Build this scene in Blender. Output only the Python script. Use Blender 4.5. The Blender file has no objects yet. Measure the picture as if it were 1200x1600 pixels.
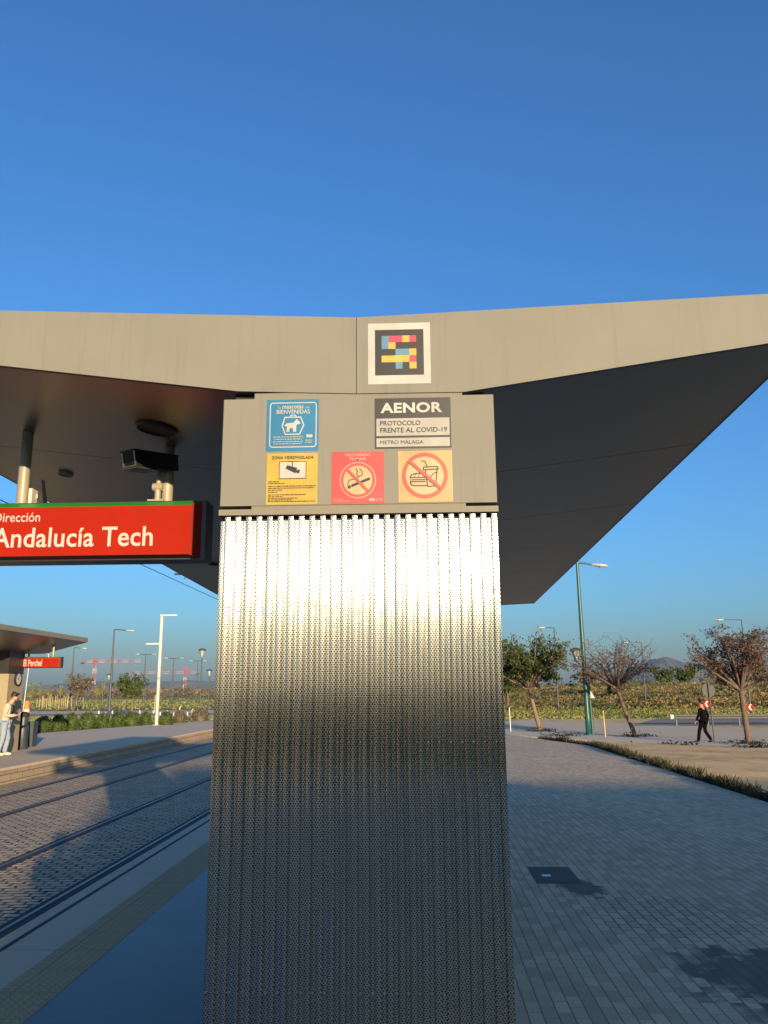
import bpy, math, random
from mathutils import Vector, Matrix, noise
R_ = math.radians
rnd = random.Random(7)
scene = bpy.context.scene
COL = scene.collection

# ------------------------------------------------------------------ camera
F = 1270.0                      # focal length in pixels of the 1200 x 1600 photograph
CAM = Vector((0, 0, 1.72))
YAW, PITCH, ROLL = R_(2.2), R_(12.43), R_(-0.37)
ROT = Matrix.Rotation(YAW, 3, 'Z') @ Matrix.Rotation(math.pi / 2 + PITCH, 3, 'X') @ Matrix.Rotation(ROLL, 3, 'Z')
cd = bpy.data.cameras.new('camera'); cam = bpy.data.objects.new('camera', cd); COL.objects.link(cam)
cam.matrix_world = Matrix.Translation(CAM) @ ROT.to_4x4()
cd.sensor_fit = 'VERTICAL'; cd.sensor_height = 36.0; cd.lens = 36.0 * F / 1600.0
cd.clip_start = 0.05; cd.clip_end = 30000
scene.camera = cam

# ------------------------------------------------------------------ light
SUN_EL, SUN_AZ = 8.4, 158.2     # azimuth clockwise from +Y
w = bpy.data.worlds.new('World'); scene.world = w; w.use_nodes = True
nt = w.node_tree; nt.nodes.clear()
sky = nt.nodes.new('ShaderNodeTexSky'); sky.sky_type = 'NISHITA'; sky.sun_disc = False
sky.sun_elevation = R_(SUN_EL); sky.sun_rotation = R_(SUN_AZ)
sky.air_density = 1.15; sky.dust_density = 2.0; sky.ozone_density = 6.2; sky.altitude = 0
bg = nt.nodes.new('ShaderNodeBackground'); bg.inputs['Strength'].default_value = 0.15
wo = nt.nodes.new('ShaderNodeOutputWorld')
nt.links.new(sky.outputs[0], bg.inputs[0]); nt.links.new(bg.outputs[0], wo.inputs[0])
sd = bpy.data.lights.new('sun', 'SUN'); so = bpy.data.objects.new('sun', sd); COL.objects.link(so)
sd.energy = 5.0; sd.angle = R_(0.53); sd.color = (1.0, 0.76, 0.45)
az, el = R_(SUN_AZ), R_(SUN_EL)
SDIR = Vector((math.sin(az) * math.cos(el), math.cos(az) * math.cos(el), math.sin(el)))
so.rotation_euler = SDIR.to_track_quat('Z', 'Y').to_euler()
so.location = (20, -50, 30)
vs = scene.view_settings; vs.view_transform = 'Standard'; vs.look = 'None'; vs.gamma = 1; vs.exposure = 0.9
try: vs.use_curve_mapping = False
except Exception: pass
scene.cycles.max_bounces = 6; scene.cycles.transparent_max_bounces = 6
scene.cycles.volume_bounces = 0

# ------------------------------------------------------------------ helpers
def ray(px, py):
    return ROT @ Vector(((px - 600) / F, (800 - py) / F, -1))
def P(px, py, Y):                # point of the vertical plane at distance Y seen at that pixel
    d = ray(px, py); return CAM + d * ((Y - CAM.y) / d.y)
def G(px, py, z=0.0):            # point of the level z seen at that pixel
    d = ray(px, py); return CAM + d * ((z - CAM.z) / d.z)

class MB:
    def __init__(s): s.v = []; s.f = []; s.m = []; s.smooth = []
    def add(s, vs, fs, m=0, smooth=False):
        o = len(s.v); s.v += [tuple(p) for p in vs]
        for f in fs: s.f.append([i + o for i in f]); s.m.append(m); s.smooth.append(smooth)
        return s
    def box(s, x0, x1, y0, y1, z0, z1, m=0):
        v = [(x, y, z) for z in (z0, z1) for y in (y0, y1) for x in (x0, x1)]
        return s.add(v, [(0, 2, 3, 1), (4, 5, 7, 6), (0, 1, 5, 4), (2, 6, 7, 3), (0, 4, 6, 2), (1, 3, 7, 5)], m)
    def bbox(s, x0, x1, y0, y1, z0, z1, b=0.006, m=0):     # box with chamfered long edges (along z) and rims
        pts = [(x0 + b, y0), (x1 - b, y0), (x1, y0 + b), (x1, y1 - b), (x1 - b, y1), (x0 + b, y1), (x0, y1 - b), (x0, y0 + b)]
        return s.prism([(x, y) for x, y in pts], z0, z1, m)
    def prism(s, pts, z0, z1, m=0):
        n = len(pts)
        v = [(x, y, z0) for x, y in pts] + [(x, y, z1) for x, y in pts]
        return s.add(v, [tuple(range(n))[::-1], tuple(range(n, 2 * n))] + [(i, (i + 1) % n, n + (i + 1) % n, n + i) for i in range(n)], m)
    def loft(s, rings, m=0, cap=True, smooth=False, closed=True):
        n = len(rings[0]); v = [p for r in rings for p in r]; fs = []
        for k in range(len(rings) - 1):
            for i in range(n if closed else n - 1):
                j = (i + 1) % n
                fs.append((k * n + i, k * n + j, (k + 1) * n + j, (k + 1) * n + i))
        s.add(v, fs, m, smooth)
        if cap:
            s.add(rings[0], [tuple(range(n))[::-1]], m); s.add(rings[-1], [tuple(range(n))], m)
        return s
    def tube(s, pts, rad, n=8, m=0, cap=True):
        pts = [Vector(p) for p in pts]
        if not hasattr(rad, '__len__'): rad = [rad] * len(pts)
        rings = []; prev = None
        for i, p in enumerate(pts):
            t = (pts[min(i + 1, len(pts) - 1)] - pts[max(i - 1, 0)])
            if t.length < 1e-9: t = Vector((0, 0, 1))
            t.normalize()
            if prev is None:
                a = t.orthogonal().normalized()
            else:
                a = prev - t * prev.dot(t)
                a = a.normalized() if a.length > 1e-6 else t.orthogonal().normalized()
            prev = a; b = t.cross(a)
            rings.append([p + (a * math.cos(2 * math.pi * k / n) + b * math.sin(2 * math.pi * k / n)) * rad[i] for k in range(n)])
        return s.loft(rings, m, cap, smooth=True)
    def lathe(s, prof, c=(0, 0, 0), n=20, m=0, smooth=True):      # prof = [(r, z)]
        rings = [[(c[0] + r * math.cos(2 * math.pi * k / n), c[1] + r * math.sin(2 * math.pi * k / n), c[2] + z) for k in range(n)] for r, z in prof]
        return s.loft(rings, m, True, smooth)
    def quad(s, a, b, c, d, m=0): return s.add([a, b, c, d], [(0, 1, 2, 3)], m)
    def poly(s, pts, m=0): return s.add(pts, [tuple(range(len(pts)))], m)

def root_loc(o):
    while o.parent: o = o.parent
    return o.location.copy()
def obj(name, mb, mats, parent=None, world=True):
    me = bpy.data.meshes.new(name)
    off = root_loc(parent) if (parent is not None and world) else Vector((0, 0, 0))
    me.from_pydata([(v[0] - off.x, v[1] - off.y, v[2] - off.z) for v in mb.v], [], mb.f)
    if not isinstance(mats, (list, tuple)): mats = [mats]
    for m in mats: me.materials.append(m)
    me.polygons.foreach_set('material_index', mb.m)
    me.polygons.foreach_set('use_smooth', mb.smooth)
    me.update()
    o = bpy.data.objects.new(name, me); COL.objects.link(o)
    if parent is not None: o.parent = parent
    return o
def tag(o, label=None, cat=None, group=None, kind=None):
    if label: o['label'] = label
    if cat: o['category'] = cat
    if group: o['group'] = group
    if kind: o['kind'] = kind
    return o
def thing(name, label, cat, loc=(0, 0, 0), rz=0.0, group=None):
    o = bpy.data.objects.new(name, None); COL.objects.link(o)
    o.location = loc; o.rotation_euler = (0, 0, rz); o.empty_display_size = 0.1
    return tag(o, label, cat, group)
def struct(name, mb, mats): return tag(obj(name, mb, mats), kind='structure')
def copy_tree(o, parent=None):
    c = o.copy(); COL.objects.link(c)
    if parent is not None: c.parent = parent
    for ch in list(o.children): copy_tree(ch, c)
    return c

# ------------------------------------------------------------------ materials
class NT:
    def __init__(s, name):
        s.m = bpy.data.materials.new(name); s.m.use_nodes = True
        s.t = s.m.node_tree; s.n = s.t.nodes; s.l = s.t.links
        s.b = s.n['Principled BSDF']
        s.tc = s.n.new('ShaderNodeTexCoord')
    def new(s, typ, **kw):
        nd = s.n.new(typ)
        for k, v in kw.items(): setattr(nd, k, v)
        return nd
    def put(s, sock, v):
        if hasattr(v, 'is_output'): s.l.new(v, sock)
        else: sock.default_value = v
    def math(s, op, a, b=None, c=None):
        nd = s.new('ShaderNodeMath', operation=op)
        s.put(nd.inputs[0], a)
        if b is not None: s.put(nd.inputs[1], b)
        if c is not None: s.put(nd.inputs[2], c)
        return nd.outputs[0]
    def noise(s, scale, detail=4, rough=0.55, vec=None, out='Fac'):
        nd = s.new('ShaderNodeTexNoise'); nd.inputs['Scale'].default_value = scale
        nd.inputs['Detail'].default_value = detail; nd.inputs['Roughness'].default_value = rough
        s.l.new(vec if vec is not None else s.tc.outputs['Object'], nd.inputs['Vector'])
        return nd.outputs[out]
    def ramp(s, fac, stops):
        nd = s.new('ShaderNodeValToRGB'); s.l.new(fac, nd.inputs[0])
        e = nd.color_ramp.elements
        while len(e) < len(stops): e.new(0.5)
        for i, (p, c) in enumerate(stops):
            e[i].position = p; e[i].color = (c[0], c[1], c[2], 1)
        return nd.outputs[0]
    def mix(s, fac, a, b, mode='MIX'):
        nd = s.new('ShaderNodeMix', data_type='RGBA', blend_type=mode)
        s.put(nd.inputs[0], fac)
        s.put(nd.inputs[6], a if hasattr(a, 'is_output') else (*a, 1)); s.put(nd.inputs[7], b if hasattr(b, 'is_output') else (*b, 1))
        return nd.outputs[2]
    def sep(s, vec=None):
        nd = s.new('ShaderNodeSeparateXYZ'); s.l.new(vec if vec is not None else s.tc.outputs['Object'], nd.inputs[0]); return nd.outputs
    def mapping(s, scale=(1, 1, 1), loc=(0, 0, 0), rot=(0, 0, 0), vec=None):
        nd = s.new('ShaderNodeMapping'); s.l.new(vec if vec is not None else s.tc.outputs['Object'], nd.inputs[0])
        nd.inputs['Scale'].default_value = scale; nd.inputs['Location'].default_value = loc; nd.inputs['Rotation'].default_value = rot
        return nd.outputs[0]
    def color(s, c): s.put(s.b.inputs['Base Color'], c if hasattr(c, 'is_output') else (*c, 1))
    def rough(s, v): s.put(s.b.inputs['Roughness'], v)
    def metal(s, v): s.put(s.b.inputs['Metallic'], v)
    def bump(s, h, strength=0.5, dist=0.01):
        nd = s.new('ShaderNodeBump'); nd.inputs['Strength'].default_value = strength; nd.inputs['Distance'].default_value = dist
        s.l.new(h, nd.inputs['Height']); s.l.new(nd.outputs[0], s.b.inputs['Normal'])

def plain(name, c, rough=0.6, metal=0.0, var=0.12, scale=6.0, bump=0.0):
    t = NT(name)
    n = t.noise(scale, 5)
    lo = tuple(max(0, x * (1 - var)) for x in c); hi = tuple(min(1, x * (1 + var)) for x in c)
    t.color(t.ramp(n, [(0.3, lo), (0.7, hi)])); t.rough(rough); t.metal(metal)
    if bump: t.bump(t.noise(scale * 8, 3), bump, 0.005)
    return t.m

M = {}
def perforated():
    t = NT('perforated_steel')
    x, y, z = t.sep()
    p = 0.0112
    def cell(u, off, per):
        return t.math('SUBTRACT', t.math('FRACT', t.math('ADD', t.math('DIVIDE', u, per), off)), 0.5)
    def d2(off):
        a = t.math('MULTIPLY', cell(x, off, p), p); b = t.math('MULTIPLY', cell(z, off, p * 1.6), p * 1.6)
        return t.math('ADD', t.math('MULTIPLY', a, a), t.math('MULTIPLY', b, b))
    dm = t.math('MINIMUM', d2(0.0), d2(0.5))
    hole = t.math('LESS_THAN', dm, 0.0030 ** 2)
    n1 = t.noise(1.6, 4); vec = t.mapping(scale=(14, 14, 0.7)); n2 = t.noise(3.0, 5, vec=vec)
    wn = t.new('ShaderNodeTexWhiteNoise', noise_dimensions='1D'); t.l.new(t.math('FLOOR', t.math('DIVIDE', t.math('ADD', x, 5.0), 0.0233)), wn.inputs['W']); rib = wn.outputs['Value']
    base = t.mix(t.math('MULTIPLY_ADD', n2, 0.6, t.math('MULTIPLY', rib, 0.4)), (0.50, 0.475, 0.395), (0.72, 0.69, 0.605))
    base = t.mix(t.math('MULTIPLY', n1, 0.5), base, (0.54, 0.485, 0.37))
    t.color(t.mix(hole, base, (0.035, 0.031, 0.026)))
    t.metal(t.math('MULTIPLY', t.math('SUBTRACT', 1.0, hole), 0.93))
    t.rough(t.math('ADD', t.math('MULTIPLY', n2, 0.05), t.math('MULTIPLY_ADD', rib, 0.05, 0.115))); t.put(t.b.inputs['Anisotropic'], 1.0)
    tg = t.new('ShaderNodeTangent'); tg.direction_type = 'RADIAL'; tg.axis = 'Z'; t.l.new(tg.outputs[0], t.b.inputs['Tangent'])
    t.put(t.b.inputs['Specular IOR Level'], 0.3)
    rim = t.math('SMOOTH_MIN', t.math('MULTIPLY', dm, 60000.0), 1.0, 0.3)
    t.bump(rim, 0.07, 0.0005)
    return t.m
M['perf'] = perforated()
def clad(name, c, streak=0.25):
    t = NT(name)
    n = t.noise(2.2, 5); v = t.mapping(scale=(30, 30, 1.2)); s = t.noise(1.5, 5, vec=v)
    base = t.ramp(n, [(0.3, tuple(x * 0.93 for x in c)), (0.7, tuple(x * 1.05 for x in c))])
    t.color(t.mix(t.math('MULTIPLY', t.ramp(s, [(0.55, (0, 0, 0)), (0.8, (1, 1, 1))]), streak), base, tuple(x * 0.6 for x in c)))
    t.rough(t.math('ADD', t.math('MULTIPLY', n, 0.2), 0.55)); t.put(t.b.inputs['Specular IOR Level'], 0.15)
    return t.m
M['clad'] = clad('grey_cladding', (0.182, 0.178, 0.155), 0.30)
M['clad_strip'] = clad('grey_cladding_strip', (0.19, 0.178, 0.147), 0.3)
def soffit():
    t = NT('soffit_metal'); x, y, z = t.sep()
    seam = t.math('LESS_THAN', t.math('FRACT', t.math('DIVIDE', y, 1.45)), 0.011)
    n = t.noise(1.1, 4)
    base = t.ramp(n, [(0.3, (0.21, 0.20, 0.19)), (0.7, (0.25, 0.24, 0.23))])
    t.color(t.mix(seam, base, (0.03, 0.03, 0.03)))
    t.metal(0.9); t.rough(t.math('ADD', t.math('MULTIPLY', n, 0.08), 0.34))
    return t.m
M['soffit'] = soffit()
M['dark'] = plain('dark_recess', (0.02, 0.02, 0.02), 0.7)
M['black_metal'] = plain('black_painted_metal', (0.022, 0.022, 0.024), 0.4)
M['arm_metal'] = plain('grey_painted_arm', (0.30, 0.26, 0.20), 0.4)
M['rail'] = plain('worn_rail_steel', (0.17, 0.165, 0.16), 0.45, 0.8)
M['steel'] = plain('steel', (0.45, 0.44, 0.42), 0.35, 0.9)
M['red'] = plain('red_sign_face', (0.275, 0.012, 0.0035), 0.7, var=0.04)
M['red'].node_tree.nodes['Principled BSDF'].inputs['Specular IOR Level'].default_value = 0.1
M['red_dark'] = plain('red_sign_bevel', (0.26, 0.022, 0.012), 0.4, var=0.04)
M['green'] = plain('green_line_band', (0.015, 0.22, 0.03), 0.4, var=0.05)
M['white_letter'] = plain('white_lettering', (0.40, 0.385, 0.36), 0.6, var=0.02)
M['glass_dark'] = plain('dark_glass', (0.01, 0.01, 0.012), 0.06, var=0)
M['white'] = plain('white_paint', (0.48, 0.47, 0.43), 0.5, var=0.05)
def sticker_mat(name, c): return plain(name, c, 0.4, var=0.13, scale=9)
M['s_blue'] = sticker_mat('sticker_blue', (0.0083, 0.132, 0.275))
M['s_white'] = sticker_mat('sticker_white', (0.34, 0.34, 0.32))
M['s_pale'] = sticker_mat('sticker_pale_grey', (0.275, 0.2695, 0.2475))
M['s_black'] = sticker_mat('sticker_black', (0.0121, 0.011, 0.011))
M['s_yellow'] = sticker_mat('sticker_yellow', (0.363, 0.253, 0.0275))
M['s_red'] = sticker_mat('sticker_red', (0.363, 0.0385, 0.0385))
M['s_ring'] = sticker_mat('sticker_ring_red', (0.341, 0.0495, 0.0303))
M['s_pink'] = sticker_mat('sticker_faded_pink', (0.429, 0.231, 0.198))
M['s_orange'] = sticker_mat('sticker_faded_orange', (0.374, 0.22, 0.088))
M['s_cream'] = sticker_mat('sticker_cream', (0.374, 0.264, 0.143))
M['c_blue'] = sticker_mat('code_blue', (0.066, 0.176, 0.264))
M['c_mag'] = sticker_mat('code_magenta', (0.308, 0.033, 0.0715))
M['c_yel'] = sticker_mat('code_yellow', (0.396, 0.275, 0.033))
M['teal'] = plain('teal_lamp_paint', (0.015, 0.075, 0.065), 0.4)
M['lamp_grey'] = plain('grey_lamp_paint', (0.036, 0.044, 0.052), 0.45)
M['lamp_glass'] = plain('lamp_glass', (0.34, 0.37, 0.37), 0.2)
M['rubber'] = plain('black_rubber', (0.015, 0.015, 0.015), 0.8)

def pavers():
    t = NT('brick_pavers')
    v = t.mapping(rot=(0, 0, math.pi / 2))
    br = t.new('ShaderNodeTexBrick'); t.l.new(v, br.inputs['Vector'])
    br.inputs['Scale'].default_value = 1.0; br.inputs['Brick Width'].default_value = 0.165; br.inputs['Row Height'].default_value = 0.082
    br.inputs['Mortar Size'].default_value = 0.0045; br.inputs['Mortar Smooth'].default_value = 0.25; br.inputs['Bias'].default_value = 0
    br.inputs['Color1'].default_value = (0, 0, 0, 1); br.inputs['Color2'].default_value = (1, 1, 1, 1); br.inputs['Mortar'].default_value = (0.5, 0.5, 0.5, 1)
    tone = t.ramp(br.outputs['Color'], [(0, (0.44, 0.335, 0.215)), (1, (0.66, 0.505, 0.335))])
    big = t.noise(0.45, 4); fine = t.noise(60, 3)
    tone = t.mix(t.math('MULTIPLY', t.ramp(big, [(0.4, (0, 0, 0)), (0.7, (1, 1, 1))]), 0.35), tone, (0.36, 0.28, 0.195))
    tone = t.mix(t.math('MULTIPLY', fine, 0.25), tone, (0.30, 0.235, 0.165))
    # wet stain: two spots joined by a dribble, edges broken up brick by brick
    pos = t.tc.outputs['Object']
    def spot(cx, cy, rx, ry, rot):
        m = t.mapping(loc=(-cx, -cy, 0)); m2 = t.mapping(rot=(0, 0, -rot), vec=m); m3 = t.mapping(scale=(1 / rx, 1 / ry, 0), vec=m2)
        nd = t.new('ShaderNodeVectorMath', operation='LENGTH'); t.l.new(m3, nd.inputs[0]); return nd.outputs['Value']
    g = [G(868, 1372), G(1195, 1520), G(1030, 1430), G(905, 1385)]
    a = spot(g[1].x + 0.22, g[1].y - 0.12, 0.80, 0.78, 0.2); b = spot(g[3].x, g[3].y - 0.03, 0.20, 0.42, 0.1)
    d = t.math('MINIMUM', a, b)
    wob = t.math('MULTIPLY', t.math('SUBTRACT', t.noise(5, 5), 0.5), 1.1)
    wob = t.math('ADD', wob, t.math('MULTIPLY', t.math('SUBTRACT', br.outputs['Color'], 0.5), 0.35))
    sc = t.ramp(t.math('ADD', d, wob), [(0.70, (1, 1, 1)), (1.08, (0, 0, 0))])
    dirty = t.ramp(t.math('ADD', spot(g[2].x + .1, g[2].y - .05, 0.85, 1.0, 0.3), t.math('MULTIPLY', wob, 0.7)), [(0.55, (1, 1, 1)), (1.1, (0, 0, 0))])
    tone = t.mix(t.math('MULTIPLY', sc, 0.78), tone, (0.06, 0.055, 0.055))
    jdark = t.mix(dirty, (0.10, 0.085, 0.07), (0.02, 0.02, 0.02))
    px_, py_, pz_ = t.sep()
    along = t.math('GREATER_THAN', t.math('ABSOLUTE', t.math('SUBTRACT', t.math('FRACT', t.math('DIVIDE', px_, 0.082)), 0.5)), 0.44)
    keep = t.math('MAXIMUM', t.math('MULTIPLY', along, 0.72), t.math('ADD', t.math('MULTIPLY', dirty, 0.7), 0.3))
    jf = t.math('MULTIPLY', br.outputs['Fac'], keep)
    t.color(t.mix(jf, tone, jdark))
    t.rough(0.75); t.put(t.b.inputs['Specular IOR Level'], 0.22)
    t.bump(t.math('SUBTRACT', t.math('MULTIPLY', fine, 0.15), br.outputs['Fac']), 0.5, 0.006)
    return t.m
M['pavers'] = pavers()
def setts(name, c1, c2, joint):
    t = NT(name)
    nd = t.new('ShaderNodeVectorMath', operation='MULTIPLY_ADD')
    t.l.new(t.noise(3.2, 3, out='Color'), nd.inputs[0]); nd.inputs[1].default_value = (0.14, 0.10, 0); t.l.new(t.tc.outputs['Object'], nd.inputs[2])
    br = t.new('ShaderNodeTexBrick'); t.l.new(nd.outputs[0], br.inputs['Vector'])
    br.inputs['Scale'].default_value = 1.0; br.inputs['Brick Width'].default_value = 0.21; br.inputs['Row Height'].default_value = 0.115
    br.inputs['Mortar Size'].default_value = 0.017; br.inputs['Mortar Smooth'].default_value = 0.5; br.inputs['Bias'].default_value = 0
    br.inputs['Color1'].default_value = (0, 0, 0, 1); br.inputs['Color2'].default_value = (1, 1, 1, 1); br.inputs['Mortar'].default_value = (0.5,) * 3 + (1,)
    n = t.noise(9, 4); gap = t.ramp(t.noise(2.4, 3), [(0.30, (0.35,) * 3), (0.52, (1,) * 3)])
    jf = t.math('MULTIPLY', br.outputs['Fac'], gap)
    tone = t.mix(t.math('MULTIPLY_ADD', n, 0.4, t.math('MULTIPLY', br.outputs['Color'], 0.6)), c1, c2)
    t.color(t.mix(jf, tone, joint)); t.rough(0.8); t.put(t.b.inputs['Specular IOR Level'], 0.2)
    t.bump(t.math('SUBTRACT', t.math('MULTIPLY', n, 0.5), jf), 1.0, 0.045)
    return t.m
M['setts'] = setts('granite_setts', (0.42, 0.315, 0.21), (0.62, 0.485, 0.335), (0.02, 0.02, 0.02))
def tactile():
    t = NT('tactile_tiles'); x, y, z = t.sep()
    def c(u, per): return t.math('SUBTRACT', t.math('FRACT', t.math('DIVIDE', u, per)), 0.5)
    a = c(x, 0.05); b = c(y, 0.05)
    d = t.math('SQRT', t.math('ADD', t.math('MULTIPLY', a, a), t.math('MULTIPLY', b, b)))
    st = t.ramp(d, [(0.22, (1, 1, 1)), (0.34, (0, 0, 0))])
    j = t.math('MAXIMUM', t.math('GREATER_THAN', t.math('ABSOLUTE', c(x, 0.4)), 0.488), t.math('GREATER_THAN', t.math('ABSOLUTE', c(y, 0.4)), 0.488))
    n = t.noise(3, 4)
    base = t.mix(n, (0.44, 0.305, 0.135), (0.52, 0.37, 0.18))
    base = t.mix(t.math('MULTIPLY', t.math('SUBTRACT', 1.0, st), 0.35), base, (0.20, 0.145, 0.08))
    t.color(t.mix(t.math('MULTIPLY', j, 0.5), base, (0.10, 0.09, 0.07))); t.rough(0.75); t.bump(st, 1.0, 0.012)
    return t.m
M['tactile'] = tactile()
def slabs(name, c1, c2, lx, ly, rough, joint=0.006, jc=(0.05, 0.05, 0.055), rv=0.1):
    t = NT(name); x, y, z = t.sep()
    def c(u, per): return t.math('ABSOLUTE', t.math('SUBTRACT', t.math('FRACT', t.math('DIVIDE', u, per)), 0.5))
    j = t.math('MAXIMUM', t.math('GREATER_THAN', c(x, lx), 0.5 - joint / 2 / lx), t.math('GREATER_THAN', c(y, ly), 0.5 - joint / 2 / ly))
    n = t.noise(1.3, 5); f = t.noise(40, 3)
    base = t.mix(t.math('MULTIPLY_ADD', n, 0.7, t.math('MULTIPLY', f, 0.3)), c1, c2)
    t.color(t.mix(j, base, jc)); t.rough(t.math('ADD', t.math('MULTIPLY', n, rv), rough))
    t.bump(t.math('SUBTRACT', t.math('MULTIPLY', f, 0.2), j), 0.25, 0.003)
    return t.m
M['edge'] = slabs('platform_edge_stone', (0.42, 0.31, 0.20), (0.50, 0.375, 0.25), 4.0, 1.2, 0.55)
M['blue'] = slabs('polished_dark_slabs', (0.045, 0.055, 0.08), (0.06, 0.072, 0.10), 1.2, 0.62, 0.40, 0.005, (0.02, 0.025, 0.03))
M['far_plat'] = slabs('platform_slabs', (0.46, 0.355, 0.25), (0.58, 0.455, 0.32), 0.6, 0.6, 0.75)
def blockwall():
    t = NT('platform_wall_blocks'); 
    v = t.mapping(rot=(math.pi / 2, 0, 0)); 
    nd = t.new('ShaderNodeCombineXYZ'); x, y, z = t.sep(); t.l.new(y, nd.inputs[0]); t.l.new(z, nd.inputs[1])
    br = t.new('ShaderNodeTexBrick'); t.l.new(nd.outputs[0], br.inputs['Vector'])
    br.inputs['Scale'].default_value = 1; br.inputs['Brick Width'].default_value = 0.6; br.inputs['Row Height'].default_value = 0.16; br.inputs['Mortar Size'].default_value = 0.012
    br.inputs['Color1'].default_value = (0.34, 0.25, 0.155, 1); br.inputs['Color2'].default_value = (0.42, 0.32, 0.21, 1); br.inputs['Mortar'].default_value = (0.10, 0.08, 0.06, 1)
    n = t.noise(4, 4); t.color(t.mix(t.math('MULTIPLY', n, 0.5), br.outputs['Color'], (0.24, 0.18, 0.12))); t.rough(0.75)
    return t.m
M['blockwall'] = blockwall()
def earth(name, stops, s1=0.25, s2=3.0, bump=0.6, bd=0.05):
    t = NT(name); a = t.noise(s1, 6, 0.62); b = t.noise(s2, 5, 0.6)
    t.color(t.ramp(t.math('MULTIPLY_ADD', a, 0.6, t.math('MULTIPLY', b, 0.4)), stops)); t.rough(0.9)
    t.put(t.b.inputs['Specular IOR Level'], 0.15)
    t.bump(t.noise(s2 * 6, 5, 0.65), bump, bd); return t.m
M['dirt'] = earth('bare_earth', [(0.36, (0.34, 0.23, 0.12)), (0.5, (0.64, 0.43, 0.21)), (0.64, (0.68, 0.50, 0.28))], 0.35, 4, 0.6, 0.05)
M['field'] = earth('dry_grass_ground', [(0.34, (0.13, 0.14, 0.04)), (0.48, (0.25, 0.22, 0.08)), (0.58, (0.34, 0.26, 0.12)), (0.7, (0.18, 0.19, 0.06))], 0.05, 0.8, 1.0, 0.5)
M['lawn'] = earth('green_field_ground', [(0.34, (0.16, 0.19, 0.035)), (0.52, (0.27, 0.29, 0.07)), (0.68, (0.38, 0.34, 0.12))], 0.07, 0.9, 1.0, 0.5)
M['scrub_ground'] = earth('scrub_hill_ground', [(0.33, (0.09, 0.11, 0.03)), (0.45, (0.16, 0.16, 0.05)), (0.55, (0.34, 0.20, 0.075)), (0.62, (0.18, 0.17, 0.06)), (0.72, (0.28, 0.22, 0.10))], 0.045, 0.35, 1.0, 0.6)
M['hill'] = earth('far_hill', [(0.35, (0.06, 0.06, 0.055)), (0.55, (0.11, 0.105, 0.09)), (0.7, (0.15, 0.135, 0.11))], 0.004, 0.02, 0.3, 4)
M['bank'] = earth('shade_bank_earth', [(0.35, (0.38, 0.29, 0.17)), (0.65, (0.50, 0.39, 0.25))], 0.2, 2)
M['asphalt'] = earth('asphalt', [(0.3, (0.20, 0.175, 0.14)), (0.7, (0.28, 0.245, 0.20))], 0.2, 8, 0.3, 0.01)
M['tan_road'] = earth('pale_worn_road', [(0.3, (0.50, 0.395, 0.275)), (0.7, (0.62, 0.50, 0.35))], 0.2, 6, 0.3, 0.01)
M['sidewalk'] = slabs('pale_sidewalk', (0.52, 0.43, 0.32), (0.64, 0.54, 0.41), 0.8, 0.8, 0.7, 0.02, (0.16, 0.15, 0.13))
def leafmat(name, stops, sc=2.5):
    t = NT(name); n = t.noise(sc, 4, 0.7)
    t.color(t.ramp(n, stops)); t.rough(0.6); t.put(t.b.inputs['Specular IOR Level'], 0.25)
    return t.m
M['leaf_green'] = leafmat('green_leaves', [(0.3, (0.02, 0.035, 0.01)), (0.5, (0.045, 0.065, 0.016)), (0.72, (0.085, 0.10, 0.03))])
M['leaf_red'] = leafmat('dry_reddish_leaves', [(0.3, (0.04, 0.028, 0.022)), (0.5, (0.082, 0.048, 0.038)), (0.7, (0.115, 0.076, 0.056))])
M['leaf_olive'] = leafmat('dusty_olive_leaves', [(0.3, (0.045, 0.045, 0.025)), (0.5, (0.10, 0.085, 0.055)), (0.7, (0.15, 0.12, 0.08))])
M['leaf_pale'] = leafmat('pale_young_leaves', [(0.3, (0.10, 0.125, 0.04)), (0.7, (0.22, 0.22, 0.085))])
M['bush'] = leafmat('clipped_bush_leaves', [(0.3, (0.02, 0.04, 0.01)), (0.5, (0.045, 0.07, 0.014)), (0.72, (0.09, 0.11, 0.028))], 3)
M['scrub'] = leafmat('scrub_leaves', [(0.30, (0.02, 0.032, 0.012)), (0.46, (0.05, 0.06, 0.02)), (0.56, (0.11, 0.10, 0.035)), (0.64, (0.20, 0.11, 0.04)), (0.74, (0.09, 0.09, 0.03))], 0.06)
M['grass'] = leafmat('sunlit_grass', [(0.3, (0.10, 0.12, 0.022)), (0.5, (0.16, 0.17, 0.04)), (0.7, (0.24, 0.20, 0.07))], .08)
M['drygrass'] = leafmat('dry_grass', [(0.36, (0.075, 0.09, 0.022)), (0.47, (0.14, 0.13, 0.04)), (0.55, (0.25, 0.145, 0.055)), (0.60, (0.13, 0.125, 0.036)), (0.68, (0.21, 0.165, 0.065))], .035)
M['verge'] = leafmat('verge_weeds', [(0.35, (0.016, 0.019, 0.009)), (0.55, (0.034, 0.034, 0.015)), (0.7, (0.085, 0.07, 0.032))], 1.4)
M['bark'] = plain('bark', (0.17, 0.115, 0.07), 0.85, scale=9, var=0.35, bump=0.5)
M['bark_red'] = plain('reddish_twig_bark', (0.105, 0.072, 0.052), 0.85, scale=9, var=0.35)
M['wood'] = plain('stake_wood', (0.42, 0.33, 0.16), 0.8, var=0.2)
M['jeans'] = plain('faded_jeans', (0.22, 0.27, 0.34), 0.85, var=0.15, scale=14)
M['beige_top'] = plain('beige_sweater', (0.46, 0.38, 0.29), 0.9, var=0.08, scale=14)
M['skin'] = plain('skin', (0.42, 0.24, 0.16), 0.55, var=0.06)
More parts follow.
